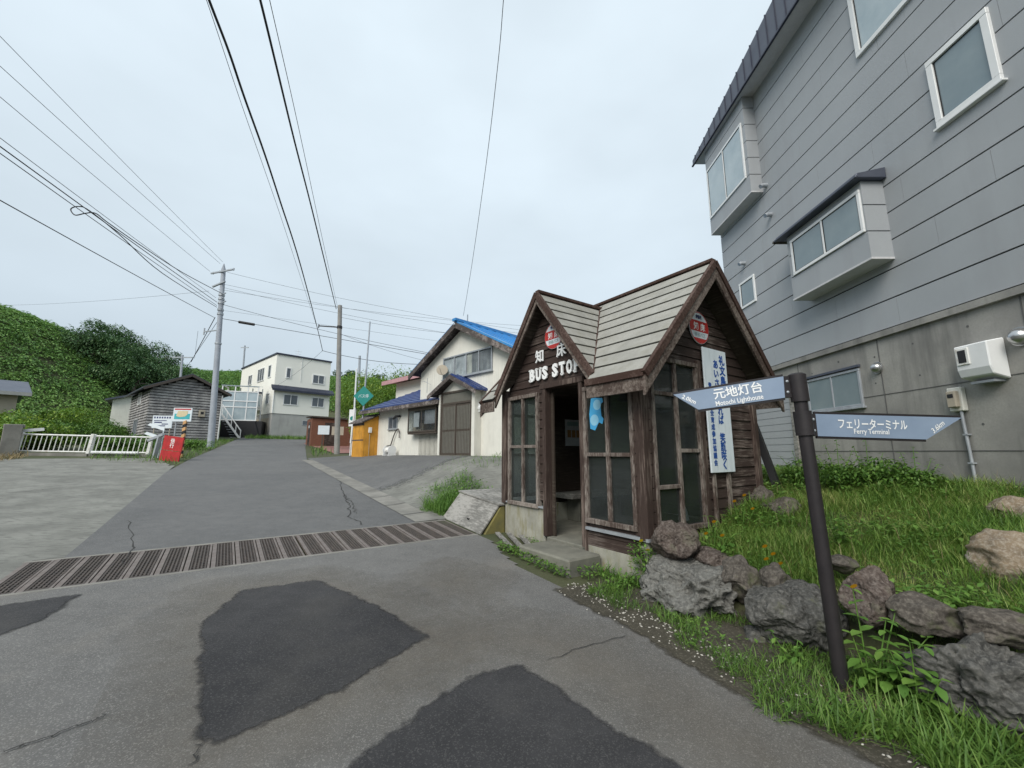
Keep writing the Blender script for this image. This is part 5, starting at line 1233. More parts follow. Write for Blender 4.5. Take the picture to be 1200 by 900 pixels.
for k, (x, z, lab) in enumerate(((-.35, .74, 'white arrow board pointing left below the notice sign'), (-.3, 1.12, 'upper white arrow board pointing left above the railing end'))):
    m = MB(); m.slab([(-.5, 0, z + .2 + .05), (.25, 0, z), (.25, 0, z + .14), (-.4, 0, z + .34)], (0, 1, 0), .02); m.tube([(.2, .03, -.1), (.2, .03, z + .15)], .02)
    tag(m.build('arrow_board', M['enamel'], None, loc=b + np.array([x * .1, k * .1, 0])), lab, 'sign')
m = MB(); m.beam((0, 0, 0), (.12, 0, .9), .2, .06); m.beam((-.35, 0, .72), (.25, 0, .98), .12, .1)
tag(m.build('old_bracket', M['galv'], None, loc=stand(*atY(181, 535, 17.4)[:2])), 'tilted grey metal bracket at the end of the white railing', 'bracket')

# ------------------------------------------------------------------ utility poles
def insul(mb, p): mb.tube([p, p + np.array([0, 0, .16])], [.03, .05], 8)
P1 = stand(*atY(247, 523, 25)[:2]); P1t = atY(262.5, 309, 25)
p1 = thing('utility_pole', 'tall grey concrete utility pole with crossarms behind the red board', 'utility pole', P1)
ax1 = P1t - P1
m = MB(); m.tube([(0, 0, -.3), ax1 * .5, ax1 * .965, ax1], [.19, .155, .125, .02], 16); m.build('shaft', M['polec'], p1)
def P1p(v): return ax1 * ((523 - v) / (523 - 309))
xa = np.array([.95, -.31, 0]); xa /= np.linalg.norm(xa)
m = MB(); c = P1p(320); m.beam(c - xa * .95 + [0, -.15, 0], c + xa * .95 + [0, -.15, 0], .08, .09); insul(m, c - xa * .9); insul(m, c + xa * .9); insul(m, c - xa * .3); m.build('crossarm', M['galv'], p1)
m = MB(); c = P1p(335); m.beam(c - xa * .7 + [0, -.15, -.12], c + xa * .35 + [0, -.15, .1], .10, .09); m.build('crossarm', M['galv'], p1)
for v, l, r in ((348, .2, .45), (353, .15, .3), (358, .1, .5), (366, .2, .2), (371, .12, .12)):
    m = MB(); c = P1p(v); m.tube([c - axn * 0 + [0, 0, -.06], c + [0, 0, .06]], .175, 14); m.beam(c - xa * l, c + xa * r + [0, -.1, .05], .05, .05); m.build('band', M['galv'], p1)
m = MB(); c = P1p(390); m.beam(c, c - xa * 1.35, .06, .06); m.tube([c - xa * 1.32 - [0, 0, .2], c - xa * 1.32 + [0, 0, .25]], .04); m.build('side_bracket', M['galv'], p1)
m = MB(); c = P1p(406); m.tube([c - [0, 0, .05], c + [0, 0, .05]], .185, 14); m.build('band', M['galv'], p1)
P2 = onG(395, 532); P2 = stand(P2[0], P2[1]); P2t = atY(398.5, 358, P2[1])
p2 = thing('utility_pole', 'shorter plain brown grey utility pole at the right edge of the road', 'utility pole', P2)
ax2 = P2t - P2
m = MB(); m.tube([(0, 0, -.3), ax2], [.155, .12], 14); m.build('shaft', M['polegrey'], p2)
c = ax2 * .845; m = MB(); m.beam(c, c + np.array([-1.15, -.2, .03]), .05, .06); m.tube([c - [0, 0, .08], c + [0, 0, .08]], .15, 12); m.tube([c + np.array([-1.15, -.2, -.1]), c + np.array([-1.15, -.2, .12])], .03); m.build('bracket', M['wire'], p2)
for (u, vb, vt, Y, lab, xarm) in ((287, 430, 405, 62, 'distant utility pole beside the white house roof', .6), (214, 440, 416, 48, 'distant utility pole above the timber barn roof', 1.2), (421.5, 470, 417, 40, 'slim distant utility pole beyond the green diamond sign', 0)):
    b = stand(*atY(u, vb, Y)[:2]); t_ = atY(u, vt, Y); o = thing('utility_pole', lab, 'utility pole', b)
    m = MB(); m.tube([(0, 0, 0), t_ - b], .12, 8); m.build('shaft', M['polec'], o)
    if xarm: m = MB(); m.beam(t_ - b + [-xarm, 0, -.3], t_ - b + [xarm, 0, -.3], .12, .12); m.build('crossarm', M['galv'], o)

# ------------------------------------------------------------------ overhead cables: each a thing of its own
def cable(a, b, r, label, sag=.0, ext=0.0, mat='wire', n=18, name='overhead_cable'):
    a = np.asarray(a, float); b = np.asarray(b, float); b = a + (b - a) * (1 + ext)
    pts = [a * (1 - k) + b * k - np.array([0, 0, sag * 4 * k * (1 - k)]) for k in np.linspace(0, 1, n)]
    m = MB(); m.tube(pts, r, 6); return tag(m.build(name, M[mat], None), label, 'cable', 'overhead cables')
def smooth(pts, k=6):
    P = [np.asarray(p, float) for p in pts]; out_ = []
    for i in range(len(P) - 1):
        p0, p1_, p2_, p3 = P[max(i - 1, 0)], P[i], P[i + 1], P[min(i + 2, len(P) - 1)]
        for t in np.linspace(0, 1, k, endpoint=False): out_.append(.5 * (2 * p1_ + (p2_ - p0) * t + (2 * p0 - 5 * p1_ + 4 * p2_ - p3) * t * t + (3 * p1_ - p0 - 3 * p2_ + p3) * t ** 3))
    return out_ + [P[-1]]
c1_ = P2 + ax2 * .845 + np.array([-1.15, -.2, .1]); c2_ = P2t
g0 = atY(378, 410, P2[1] - .6)
def bent(pix_, r, label, mat='wire'):
    pts = [atY(u, v, Y) if not isinstance(u, np.ndarray) else u for u, v, Y in pix_]
    if pts[-1][2] > 6: pts.append(pts[-1] + (pts[-1] - pts[-2]) * 6)
    m = MB(); m.tube(smooth(pts), r, 6); return tag(m.build('overhead_cable', M[mat], None), label, 'cable', 'overhead cables')
Yp = P2[1]
bent([(378, 411, Yp - .3), (372, 385, Yp - .2), (352, 310, 13.5), (329, 238, 9.6), (310, 180, 7.8), (286, 113, 6.4), (268, 60, 5.7), (245, 0, 5.0), (212, -90, 4.2)], .019, 'thick black cable sagging down to the bracket of the shorter pole')
bent([(394, 362, Yp), (385, 325, 16), (365, 243, 10.6), (345, 165, 8), (323, 74, 6.1), (305, 0, 5.1), (282, -90, 4.3)], .019, 'thick black cable running overhead to the top of the shorter pole')
bent([(396, 362, Yp), (380, 290, 13), (350, 150, 7.6), (316, 0, 5.1), (296, -90, 4.3)], .006, 'thin grey wire running beside the overhead cable to the shorter pole', 'thinwire')
bent([(372, 385, Yp - .1), (350, 318, 13.6), (326, 245, 9.7), (284, 125, 6.5), (242, 0, 5.0), (208, -90, 4.2)], .005, 'thin grey wire wound along the sagging thick cable', 'thinwire')
bent([(543, 370, 15.6), (553, 310, 11.5), (570, 190, 8), (584, 70, 6.2), (590, 0, 5.5), (598, -90, 4.7)], .006, 'thin wire rising from the blue house roof across the open sky', 'thinwire')
LB = [((261, 307), (0, 37), .008, 'topmost wire fanning left from the tall pole'), ((258, 309), (0, 72), .008, 'second wire from the top fanning left from the tall pole'), ((246, 318), (0, 108), .008, 'third wire from the top fanning left from the tall pole'),
      ((253, 349), (0, 156), .009, 'fourth wire fanning left from the tall pole above the looped cable'), ((254, 354), (0, 166), .016, 'thick lower cable fanning left from the tall pole'), ((254, 358), (0, 174), .012, 'wire just under the thick cable fanning left from the tall pole'), ((251, 372), (0, 229), .014, 'lowest wire fanning left from the tall pole')]
for (u0, v0), (u1, v1), r, lab in LB:
    cable(atY(u0, v0, 25), atY(u1, v1, 9.5), r, lab, .12, .95)
lp = [(262, 345, 25), (215, 320, 20), (170, 291, 16.5), (128, 262, 13.8), (112, 250, 13), (100, 250, 12.7), (88, 252, 12.5), (83, 245, 12.6), (92, 242, 12.7), (105, 247, 13), (140, 275, 14.5), (190, 320, 17.6), (254, 360, 25)]
m = MB(); m.tube(smooth([atY(*q) for q in lp]), .018, 6); tag(m.build('overhead_cable', M['wire'], None), 'looped slack cable tied under the wires left of the tall pole', 'cable', 'overhead cables')
RB = [((266, 319), (605, 384), 30, .008, 'upper right wire from the tall pole crossarm'), ((262, 333), (605, 388), 30, .008, 'second right wire from the tall pole crossarm'), ((262, 337), (605, 400), 28, .008, 'third right wire sloping from the tall pole'),
      ((256, 339), (600, 379), 32, .008, 'faint flat wire running right from the tall pole'), ((258, 356), (580, 425), 28, .012, 'middle right wire passing behind the shorter pole'), ((256, 363), (600, 412), 28, .006, 'thin right wire above the black splice box'),
      ((258, 373), (540, 422), 27, .016, 'lower right cable carrying the black splice box'), ((378, 411), (520, 424), 24, .014, 'cable running right from the shorter pole bracket'), ((398, 391), (560, 432), 26, .008, 'lower wire running right from behind the shorter pole'), ((400, 372), (605, 392), 27, .008, 'high wire running right from the shorter pole')]
for (u0, v0), (u1, v1), Y, r, lab in RB:
    y0 = 25 if u0 < 300 else P2[1] - .1
    cable(atY(u0, v0, y0), atY(u1, v1, Y), r, lab, .0 if 'splice' in lab else .35, .12)
m = MB(); m.tube([atY(280, 377.3, 25.17), atY(298, 380.4, 25.3)], .085, 10); tag(m.build('splice_box', M['wire'], None), 'black cylindrical splice case hanging on the lower cable', 'splice case')
cable(atY(245, 341, 25), atY(15, 356, 40), .008, 'flat wire running left from the tall pole towards the hill', .25, .2, 'thinwire')
cable(atY(252, 372, 25), atY(224, 424, 29.8), .022, 'steep cable from the tall pole down to the barn ridge', .0)
cable(atY(254, 378, 25), atY(219, 430, 29.8), .014, 'second steep cable from the tall pole down to the barn ridge', .0)
cable(atY(232, 388, 24.9), atY(228, 420, 30), .008, 'thin drop wire from the side bracket of the tall pole', .0, 0, 'thinwire')
cable(atY(378, 411, 22), atY(316, 455, 41), .008, 'thin service wire running from the shorter pole to the white house', .3, 0, 'thinwire')

# ------------------------------------------------------------------ rocks of the garden edge
def rock(label, u, v, wpx, hpx, t, mat, lev=5, kind='lava', seed=0, depth=.8, rot=0.0, plane=None, group=None, name='rock', sink=0.0, tilt=0.0):
    c = atT(u, v, t) if plane is None else atY(u, v, plane)
    fw = c[1] * math.cos(PITCH) + (c[2] - CAM_H) * math.sin(PITCH)
    obl = math.hypot(1, (u - 600) / FPX)
    w = 1.16 * wpx / FPX * fw / obl ** .6 / 2; h = 1.2 * hpx / FPX * fw / 2; d = w * depth
    c = c + np.array([c[0], c[1], 0]) / np.linalg.norm(c[:2]) * d * .55
    bm = bmesh.new(); bmesh.ops.create_icosphere(bm, subdivisions=lev, radius=1)
    o = Vector((seed * 3.1, seed * 1.7, seed * 5.3)); rnd = random.Random(seed)
    cuts = [(Vector((rnd.gauss(0, 1), rnd.gauss(0, 1), rnd.gauss(0, .8))).normalized(), rnd.uniform(.62, .86)) for _ in range(13 if kind == 'block' else 9 if kind != 'round' else 5)]
    az = math.atan2(c[0], c[1])
    for p in bm.verts:
        n = p.co.normalized(); q = n.copy()
        for cn, cdist in cuts:       # broken faces
            k = q.dot(cn)
            if k > cdist: q -= cn * (k - cdist) * (.97 if kind in ('block', 'layer') else .8)
        f = 1 + .16 * mnoise.fractal(n * 1.4 + o, 1.0, 2.0, 3)
        if kind == 'lava':
            ws = Vector((n.x * w, n.y * d, n.z * h)); wq = ws + .03 * mnoise.noise_vector(ws * 9 + o)
            for sc, dp, rr in ((4.4, .46, .60), (10.5, .20, .56), (22, .075, .52)):
                if sc > 15 and lev < 5: continue
                v1 = mnoise.voronoi(wq * sc + o, distance_metric='DISTANCE', exponent=2.5)[0][0]
                msk = .5 + .5 * mnoise.noise(ws * 3.2 + o * 2)
                f -= dp * max(0.0, 1 - (v1 / rr) ** 2.2) * (max(0, msk * 1.7 - .4) if sc < 15 else 1)
            f += .022 * mnoise.fractal(ws * 14 + o, .9, 2.0, 4)
        elif kind == 'layer':
            ws = Vector((n.x * w, n.y * d, n.z * h)); f += .07 * mnoise.fractal(Vector((ws.x * 5, ws.y * 5, ws.z * 22)) + o, .9, 2.0, 5) + .05 * mnoise.ridged_multi_fractal(ws * 6 + o, .9, 2.0, 4, 1.0, 2.0) - .05
        else:
            ws = Vector((n.x * w, n.y * d, n.z * h)); f += .085 * mnoise.fractal(ws * 9 + o, .75, 2.1, 6)
            f -= .035 * max(0, 1 - mnoise.voronoi(ws * 24 + o)[0][0] / .45)
        q *= f
        if tilt: q.rotate(Matrix.Rotation(tilt, 3, 'Y'))
        p.co = (q.x * w * 1.12, q.y * d * 1.12, q.z * h * 1.12)
        p.co.rotate(Matrix.Rotation(-az * .8 + rot, 3, 'Z'))
    P = np.array([p.co[:] for p in bm.verts]); cc = c - np.array([0, 0, sink]); want = (u - wpx * .55, u + wpx * .55, v - hpx * .54, v + hpx * .56)
    lat = np.array([math.cos(az), -math.sin(az), 0])
    for _ in range(4):          # settle size and place against the survey marks
        W = P + cc; fwd = W[:, 1] * math.cos(PITCH) + (W[:, 2] - CAM_H) * math.sin(PITCH); up_ = -W[:, 1] * math.sin(PITCH) + (W[:, 2] - CAM_H) * math.cos(PITCH)
        U = 600 + FPX * W[:, 0] / fwd; Vv = 450 - FPX * up_ / fwd
        fu = (want[1] - want[0]) / (U.max() - U.min()); fv = (want[3] - want[2]) / (Vv.max() - Vv.min())
        along = P @ lat; P = P + np.outer(along * (fu - 1), lat); P[:, 2] *= fv
        fw_ = fwd.mean(); cc = cc + lat * ((want[0] + want[1] - U.max() - U.min()) / 2 / FPX * fw_ * .8) - np.array([0, 0, (want[2] + want[3] - Vv.max() - Vv.min()) / 2 / FPX * fw_])
    c = cc; sink = 0
    for p, q in zip(bm.verts, P): p.co = q
    me = bpy.data.meshes.new(name); bm.to_mesh(me); bm.free()
    me.polygons.foreach_set('use_smooth', np.ones(len(me.polygons), bool))
    ob = link(name, me, mat); ob.location = (c[0], c[1], c[2] - sink)
    return tag(ob, label, 'rock', 'rocks edging the garden')
rock('rounded reddish brown rock on top of the big pitted boulder', 792, 634, 54, 46, 4.0, M['lavared'], 5, 'round', 3, .9)
rock('big pitted grey lava boulder nearest the bus shelter', 815, 699, 130, 98, 3.85, M['lava'], 6, 'lava', 5, .8, tilt=.12)
rock('small reddish rock tucked behind the big pitted boulder', 838, 657, 46, 32, 4.2, M['lavared'], 5, 'round', 8)
rock('squarish brown rock wedged between two grey boulders', 870, 679, 46, 54, 4.0, M['rockbrown'], 5, 'block', 12, .9)
rock('small mottled round rock above the blocky grey boulder', 910, 681, 38, 42, 4.05, M['rockbrown'], 5, 'round', 15)
rock('blocky grey boulder left of the signpost', 934, 729, 114, 98, 3.85, M['lavadark'], 6, 'block', 21, .85, tilt=.2)
rock('reddish dark rock right behind the signpost', 1018, 700, 68, 70, 3.95, M['lavared'], 5, 'block', 27, .9)
rock('long brown rock slab on the bed edge right of the signpost', 1090, 720, 100, 52, 3.95, M['rockbrown'], 5, 'layer', 31, .6, tilt=.35)
rock('dark flat rock above the largest boulder', 1176, 735, 100, 48, 3.95, M['rockbrown'], 5, 'layer', 36, .7)
rock('largest dark grey pitted boulder at the lower right', 1160, 808, 200, 128, 3.75, M['lavadark'], 6, 'lava', 42, .6, tilt=.25)
rock('large tan layered boulder in the grass bed', 1198, 664, 124, 84, 0, M['rocktan'], 5, 'layer', 47, .7, plane=3.4)
rock('dark brown rock lying near the concrete wall', 1192, 600, 68, 36, 0, M['rocktan'], 5, 'layer', 52, .8, plane=4.3)
rock('flat grey rock sunk in the grass below the electricity meter', 1128, 590, 52, 18, 0, M['rockbrown'], 4, 'layer', 57, .8, plane=5.0)
rock('dark rock in the grass at the foot of the timber prop', 916, 600, 54, 34, 0, M['rockbrown'], 5, 'block', 61, .8, plane=5.6)
rock('small dark rock beside the shelter corner behind the bed', 893, 588, 34, 36, 0, M['rockbrown'], 4, 'round', 63, .8, plane=6.0)
rock('dark rock at the foot of the metal door', 962, 560, 42, 26, 0, M['lavadark'], 4, 'round', 66, .8, plane=7.3)
rock('pale stone half hidden in the bed behind the boulders', 985, 661, 42, 22, 4.4, M['rockbrown'], 4, 'round', 70)
rock('flat grey paving stone lying before the blocky boulder', 876, 765, 74, 20, 3.45, M['stepconc'], 4, 'block', 73, .6, sink=.02)
rock('small dark stone between the two grey boulders at ground level', 888, 744, 30, 22, 3.7, M['lavadark'], 4, 'round', 77)
rock('small dark stone left of the big pitted boulder', 750, 702, 40, 24, 3.85, M['lavadark'], 4, 'round', 79)

# ------------------------------------------------------------------ grass and ground cover (uncountable)
def on_ground(x, y, dz=0): return np.stack([x, y, ground_h(x, y) + dz], -1)
def stuff(name, parts, mat, label=None):
    V, F = join(parts); me = np_mesh(name, V, F, True); return tag(link(name, me, mat), kind='stuff')
def region(n, x0, x1, y0, y1, ok):
    x = RNG.uniform(x0, x1, n); y = RNG.uniform(y0, y1, n); s = E1[0] * x + E1[1] * y; t = E2[0] * x + E2[1] * y
    k = ok(x, y, s, t); return x[k], y[k], s[k], t[k]
# garden bed
def bed_ok(x, y, s, t): return (t > 4.16) & (x < 5.98) & ((s < 3.0) | (t > 6.8)) & ~((s > 3.0) & (s < 6.1) & (t > 3.8) & (t < 6.72))
x, y, s, t = region(230000, 1.9, 5.98, .3, 10, bed_ok)
dens = .5 + .5 * np.sin(x * 2.1 + y * 1.3) * np.cos(y * 2.7 - x)
keep = RNG.random(len(x)) < (.45 + .55 * dens); x, y, t, s = x[keep], y[keep], t[keep], s[keep]
hgt = (.06 + .10 * RNG.random(len(x)) ** 1.5 + .08 * dens[keep]) * np.where(t < 4.4, .8, 1)
bl = [blades(on_ground(x, y, -.01), hgt, .36, .85)]
stuff('garden_grass', bl, M['grass'])
x, y, s, t = region(30000, 1.9, 5.9, .8, 9, bed_ok)
k = (np.sin(x * 3.3 + 1) * np.cos(y * 2.9) + RNG.normal(0, .35, len(x))) > .45; x, y = x[k], y[k]
stuff('garden_weeds', [scatter(LEAFQ_V, LEAFQ_F, on_ground(x, y, .05 + .10 * RNG.random(len(x))), rotz(RNG.uniform(0, 6.28, len(x))) @ rotx(RNG.uniform(-.3, .6, len(x))), RNG.uniform(.035, .085, len(x)))], M['herb'])
# verge between road and rocks
def rag(s): return .10 * np.sin(s * 3.1) + .07 * np.sin(s * 7.7 + 1) + .05 * np.sin(s * 17)
def verge_ok(x, y, s, t): return (t > np.interp(s, [-3, .5, 1.3, 2.0, 2.6, 3.3], [2.78, 2.93, 2.95, 3.12, 3.22, 3.26]) + rag(s)) & (t < 4.0) & (s < 3.35) & (s > -2.5)
x, y, s, t = region(190000, 0, 5, -.6, 6, verge_ok)
cl = np.sin(x * 5.1 + y * 2.2) + np.sin(y * 6.3 - x * 3.1) + RNG.normal(0, .4, len(x)) + np.where(s < 1.5, 1.2, .25)
k = cl > -.25; x, y, s, t = x[k], y[k], s[k], t[k]
n2 = len(x); h = (.04 + .09 * RNG.random(n2) ** 1.3) * np.where(s < 1.2, 1.5, .95)
stuff('verge_grass', [blades(on_ground(x, y, -.005), h, .6, 1.1)], M['verge'])
# low broad-leaved weeds on the verge
x, y, s, t = region(26000, 0, 5, -.6, 6, verge_ok)
k = (RNG.random(len(x)) < .8) & (np.sin(x * 6.1 - y * 2) + np.sin(y * 7.3 + x * 4) + RNG.normal(0, .5, len(x)) > .15); x, y = x[k], y[k]
n3 = len(x); rot = rotz(RNG.uniform(0, 6.28, n3)) @ rotx(RNG.uniform(-.2, .7, n3))
stuff('verge_weeds', [scatter(LEAFQ_V, LEAFQ_F, on_ground(x, y, .02 + .03 * RNG.random(n3)), rot, RNG.uniform(.02, .052, n3))], M['herb'])
# weeds along the shelter foot, cover and step
def strip(n, s0, s1, t0, t1, h, lean=.9, w=.6):
    s = RNG.uniform(s0, s1, n); t = RNG.uniform(t0, t1, n); P = s[:, None] * E1 + t[:, None] * E2; return blades(on_ground(P[:, 0], P[:, 1], -.01), h * RNG.uniform(.5, 1.2, n), w, lean)
def lowleaf(n, s0, s1, t0, t1, z1, size):
    s = RNG.uniform(s0, s1, n); t = RNG.uniform(t0, t1, n); P = s[:, None] * E1 + t[:, None] * E2
    return scatter(LEAFQ_V, LEAFQ_F, on_ground(P[:, 0], P[:, 1], 0) + np.stack([0 * s, 0 * s, RNG.random(n) * z1], -1), rotz(RNG.uniform(0, 6.28, n)) @ rotx(RNG.uniform(-.3, .8, n)), size * RNG.uniform(.6, 1.3, n))
stuff('foundation_weeds', [lowleaf(500, 3.75, 5.2, 3.30, 3.44, .10, .055), lowleaf(260, 3.1, 3.8, 3.5, 3.95, .10, .05), lowleaf(320, 3.0, 3.25, 3.80, 4.02, .45, .055), strip(160, 3.1, 3.7, 3.75, 3.95, .16), lowleaf(160, 4.75, 5.3, 3.85, 3.95, .08, .04)], M['herb'])
stuff('cover_weeds', [strip(1800, 7.45, 8.3, 3.5, 4.3, .30, .9, .35), strip(900, 7.5, 9.2, 4.0, 4.9, .24, 1.0, .35), lowleaf(900, 7.5, 8.9, 3.6, 4.8, .32, .06), strip(120, 7.9, 8.2, 3.35, 3.5, .1), strip(260, 9.5, 12.0, 4.9, 6.4, .10), strip(200, 8.8, 10.2, 5.3, 6.6, .16)], M['herb'])
x, y, s, t = region(2600, 1.9, 5.9, .8, 9, bed_ok)
stuff('dry_tufts', [blades(on_ground(x, y, -.01), RNG.uniform(.12, .3, len(x)), .14, 1.2), strip(160, .95, 1.3, 3.15, 3.5, .09, 1.4, .3), strip(200, -2, 5.0, 4.3, 6, .2, .9, .3)], M['dry'])
# pale gravel along the border
g = []
n = 420; s = RNG.uniform(.6, 3.6, n); t = np.interp(s, [0, 1, 2, 3, 4], [3.0, 3.0, 3.08, 3.12, 3.2]) + RNG.normal(.12, .12, n); k = t > 2.92; s, t = s[k], t[k]
P = s[:, None] * E1 + t[:, None] * E2
ic = bmesh.new(); bmesh.ops.create_icosphere(ic, subdivisions=1, radius=1); iv = np.array([v.co[:] for v in ic.verts]); ifc = np.array([[v.index for v in f.verts] for f in ic.faces]); ic.free()
stuff('gravel', [scatter(iv, ifc, on_ground(P[:, 0], P[:, 1], .008), rotz(RNG.uniform(0, 6, len(s))), np.stack([RNG.uniform(.005, .014, len(s)), RNG.uniform(.004, .011, len(s)), RNG.uniform(.003, .008, len(s))], -1))], M['shell'])
# grass verge on the far side of the road, by the railing and below the white house
def vok(x, y, s, t): return (s > 19.6 + np.clip(-t - 1.4, 0, 3) * .9) & (s < 42) & (t < np.interp(s, [17, 22, 30, 45], [-1.5, -1.2, -.45, .85])) & (t > np.interp(s, [19, 24, 42], [-3.6, -4.5, -9]))
x, y, s, t = region(26000, -36, -8, 13, 40, vok)
stuff('roadside_grass', [blades(on_ground(x, y, -.02), RNG.uniform(.12, .34, len(x)), .8, .7)], M['verge'])
x, y, s, t = region(14000, -34, -10, 18, 48, lambda x, y, s, t: (t > np.interp(s, [20, 32, 44, 60], [3.3, 4.9, 6.9, 9.8])) & (s > 20.5) & ~((s > 25.5) & (s < 40) & (t > 5) & (t < 9.5)) & (t < 15))
x2, y2, s2, t2 = region(60000, -40, -8, 30, 56, lambda x, y, s, t: (s > 45.2) & (s < 48.8) & (t > 1.5) & (t < 12)); x = np.concatenate([x, x2]); y = np.concatenate([y, y2])
stuff('bank_grass', [blades(on_ground(x, y, -.02), RNG.uniform(.15, .5, len(x)), .9, .7)], M['verge'])
x, y, s, t = region(3000, -23, -15, 13, 18, lambda x, y, s, t: (s > 21) & (t < -6.2) & (t > -8.5) & (s < 24))
stuff('dry_grass', [blades(on_ground(x, y, -.02), RNG.uniform(.15, .4, len(x)), .8, .8)], M['dry'])

# ------------------------------------------------------------------ plants one can tell apart
def one(name, label, cat, parts_by_name, loc, group=None):
    o = thing(name, label, cat, loc, 0, group)
    for nme, (parts, mat) in parts_by_name.items():
        V, F = join(parts); link(nme, np_mesh(nme, V - np.asarray(loc), F, True), mat, o)
    return o
def stem_mesh(P, r): m = MB(); m.tube(P, r, 5, caps=False); return np.array(m.v), np.array(m.f)
def herb(label, base, stems, leafsize, pairs, flowers=0, fcol='yellowp', name='tall_weed', hmul=1.0, cat='plant'):
    st_, lf, fl = [], [], []
    for (dx, dy, h) in stems:
        h *= hmul; b = np.asarray(base) + [dx * .25, dy * .25, 0]; top = b + np.array([dx, dy, h]); mid = (b + top) / 2 + [0, 0, h * .06]
        st_.append(stem_mesh([b, mid, top], [.006, .005, .003])); a0 = random.uniform(0, 3.1)
        for i in range(pairs):
            k = .25 + .75 * i / max(1, pairs - 1); p = b * (1 - k) ** 2 + 2 * k * (1 - k) * mid + k * k * top; a = a0 + i * 1.57
            for da in (0, math.pi):
                lf.append(scatter(LEAF_V, LEAF_F, p[None], rotz(np.array([a + da + random.uniform(-.3, .3)])) @ rotx(np.array([random.uniform(-.5, .35)])), np.array([leafsize * (1.15 - .55 * k) * random.uniform(.8, 1.2)])))
    for i in range(flowers):
        dx, dy, h = stems[i % len(stems)]; c = np.asarray(base) + [dx * random.uniform(.8, 1.2), dy, h * hmul * (1.0 if flowers <= len(stems) else random.uniform(.7, 1.05)) + .02]
        an = np.arange(9) * 6.283 / 9
        fl.append(scatter([(0, 0, 0), (.35, .6, .05), (0, 1, .0), (-.35, .6, .05)], LEAFQ_F, np.repeat(c[None], 9, 0), rotx(np.full(9, -.9)) @ rotz(an), np.full(9, .026)))
    d = {'stem': (st_, M['herb']), 'leaves': (lf, M['herb'])}
    if fl: d['flower'] = (fl, M[fcol])
    return one(name, label, cat, d, base)
def gpos(u, v, t): p = atT(u, v, t); return np.array([p[0], p[1], gz(p[0], p[1])])
herb('tall bright green leafy weed with a yellow flower right of the signpost', gpos(1022, 800, 3.62), [(.0, .05, .62), (.10, -.02, .45), (.22, .05, .48), (-.06, .02, .35), (.16, -.10, .30), (.28, -.05, .36), (.06, -.12, .26)], .115, 6, 1, 'orange')
herb('leafy weed with drooping leaves at the foot of the largest boulder', gpos(1075, 815, 3.60), [(.0, .0, .40), (.10, .03, .36), (-.08, .03, .34), (.03, -.1, .25)], .12, 5)
herb('small leafy weed growing before the blocky boulder', gpos(930, 775, 3.55), [(-.12, .0, .24), (.05, .02, .16), (.0, -.05, .14)], .07, 4)
herb('pale young weed beside the dark flat rock', gpos(1062, 705, 4.05), [(.0, .0, .22), (.06, .02, .18), (-.05, 0, .15)], .045, 5)
herb('tall thin flowering weed above the reddish dark rock', gpos(1018, 680, 4.15), [(.0, .0, .34), (.05, .05, .28)], .05, 5)
herb('orange flowered plant on the bed behind the small mottled rock', gpos(905, 668, 4.25), [(-.05, 0, .20), (.03, .02, .24), (.08, 0, .16), (-.02, .05, .30)], .06, 4, 4, 'orange', 'flowering_plant')
herb('broad leaved plant with yellow buds against the shelter gable', gpos(835, 640, 4.45), [(-.05, 0, .26), (.05, .02, .38), (.14, 0, .24), (.0, .05, .45), (.22, 0, .28), (-.10, .0, .2)], .12, 3, 3, 'orange', 'butterbur')
herb('low plant with orange flowers beside the shelter back corner', gpos(868, 612, 5.3), [(-.05, 0, .35), (.08, .02, .42), (.14, 0, .26)], .07, 4, 3, 'orange', 'flowering_plant')
herb('yellow flowered stalk at the shelter corner foot', gpos(757, 660, 3.96), [(-.05, 0, .46), (.03, .0, .36), (.0, .02, .52)], .05, 5, 2, 'yellowp', 'flowering_plant')
herb('clump of pale goldenrod leaves in the middle of the bed', gpos(985, 625, 5.2), [(.0, .0, .34), (.08, .05, .30), (-.1, .0, .3), (.14, -.05, .26), (-.05, -.05, .28)], .10, 7)
herb('pale leafy patch of weeds left of the tan boulder', gpos(1110, 690, 4.45), [(.0, .0, .16), (.1, .02, .15), (-.1, .03, .14), (.18, .05, .14), (.05, .1, .16), (-.16, .0, .12)], .07, 6)
herb('tuft of weed between the boards and the house lot', ST(8.1, 4.3, gz(*ST(8.1, 4.3)[:2])), [(.0, .0, .62), (.14, .05, .5), (-.12, .05, .5), (.22, .0, .4), (-.2, -.02, .42), (.05, .1, .66), (.3, .1, .4)], .10, 8)
def bush(label, c, rad, n, size, mat, name='bush', lobes=5, loc=None, group=None, cat='bush'):
    c = np.asarray(c, float); rad = np.asarray(rad, float); parts = []
    for i in range(lobes):
        o = RNG.uniform(-.55, .55, 3) * rad * [1, 1, .6]; parts.append(leafball(c + o, rad * RNG.uniform(.45, .75), n // lobes, size))
    return one(name, label, cat, {'leaves': (parts, mat)}, c - [0, 0, rad[2]], group)
def gY(u, v, Y): p = atY(u, v, Y); return p
bush('wide green bush growing against the concrete wall under the flue', gY(1035, 566, 5.6) + [0, .1, 0], (.70, .5, .36), 5200, .065, M['bush'])
bush('lower green bush left along the concrete wall behind the signpost', gY(960, 566, 6.6) + [0, 0, .08], (.60, .6, .34), 3600, .065, M['bush'])
bush('green bush filling the corner between shelter and metal door', gY(905, 568, 7.2) + [0, 0, .08], (.5, .5, .3), 2200, .065, M['bush'])
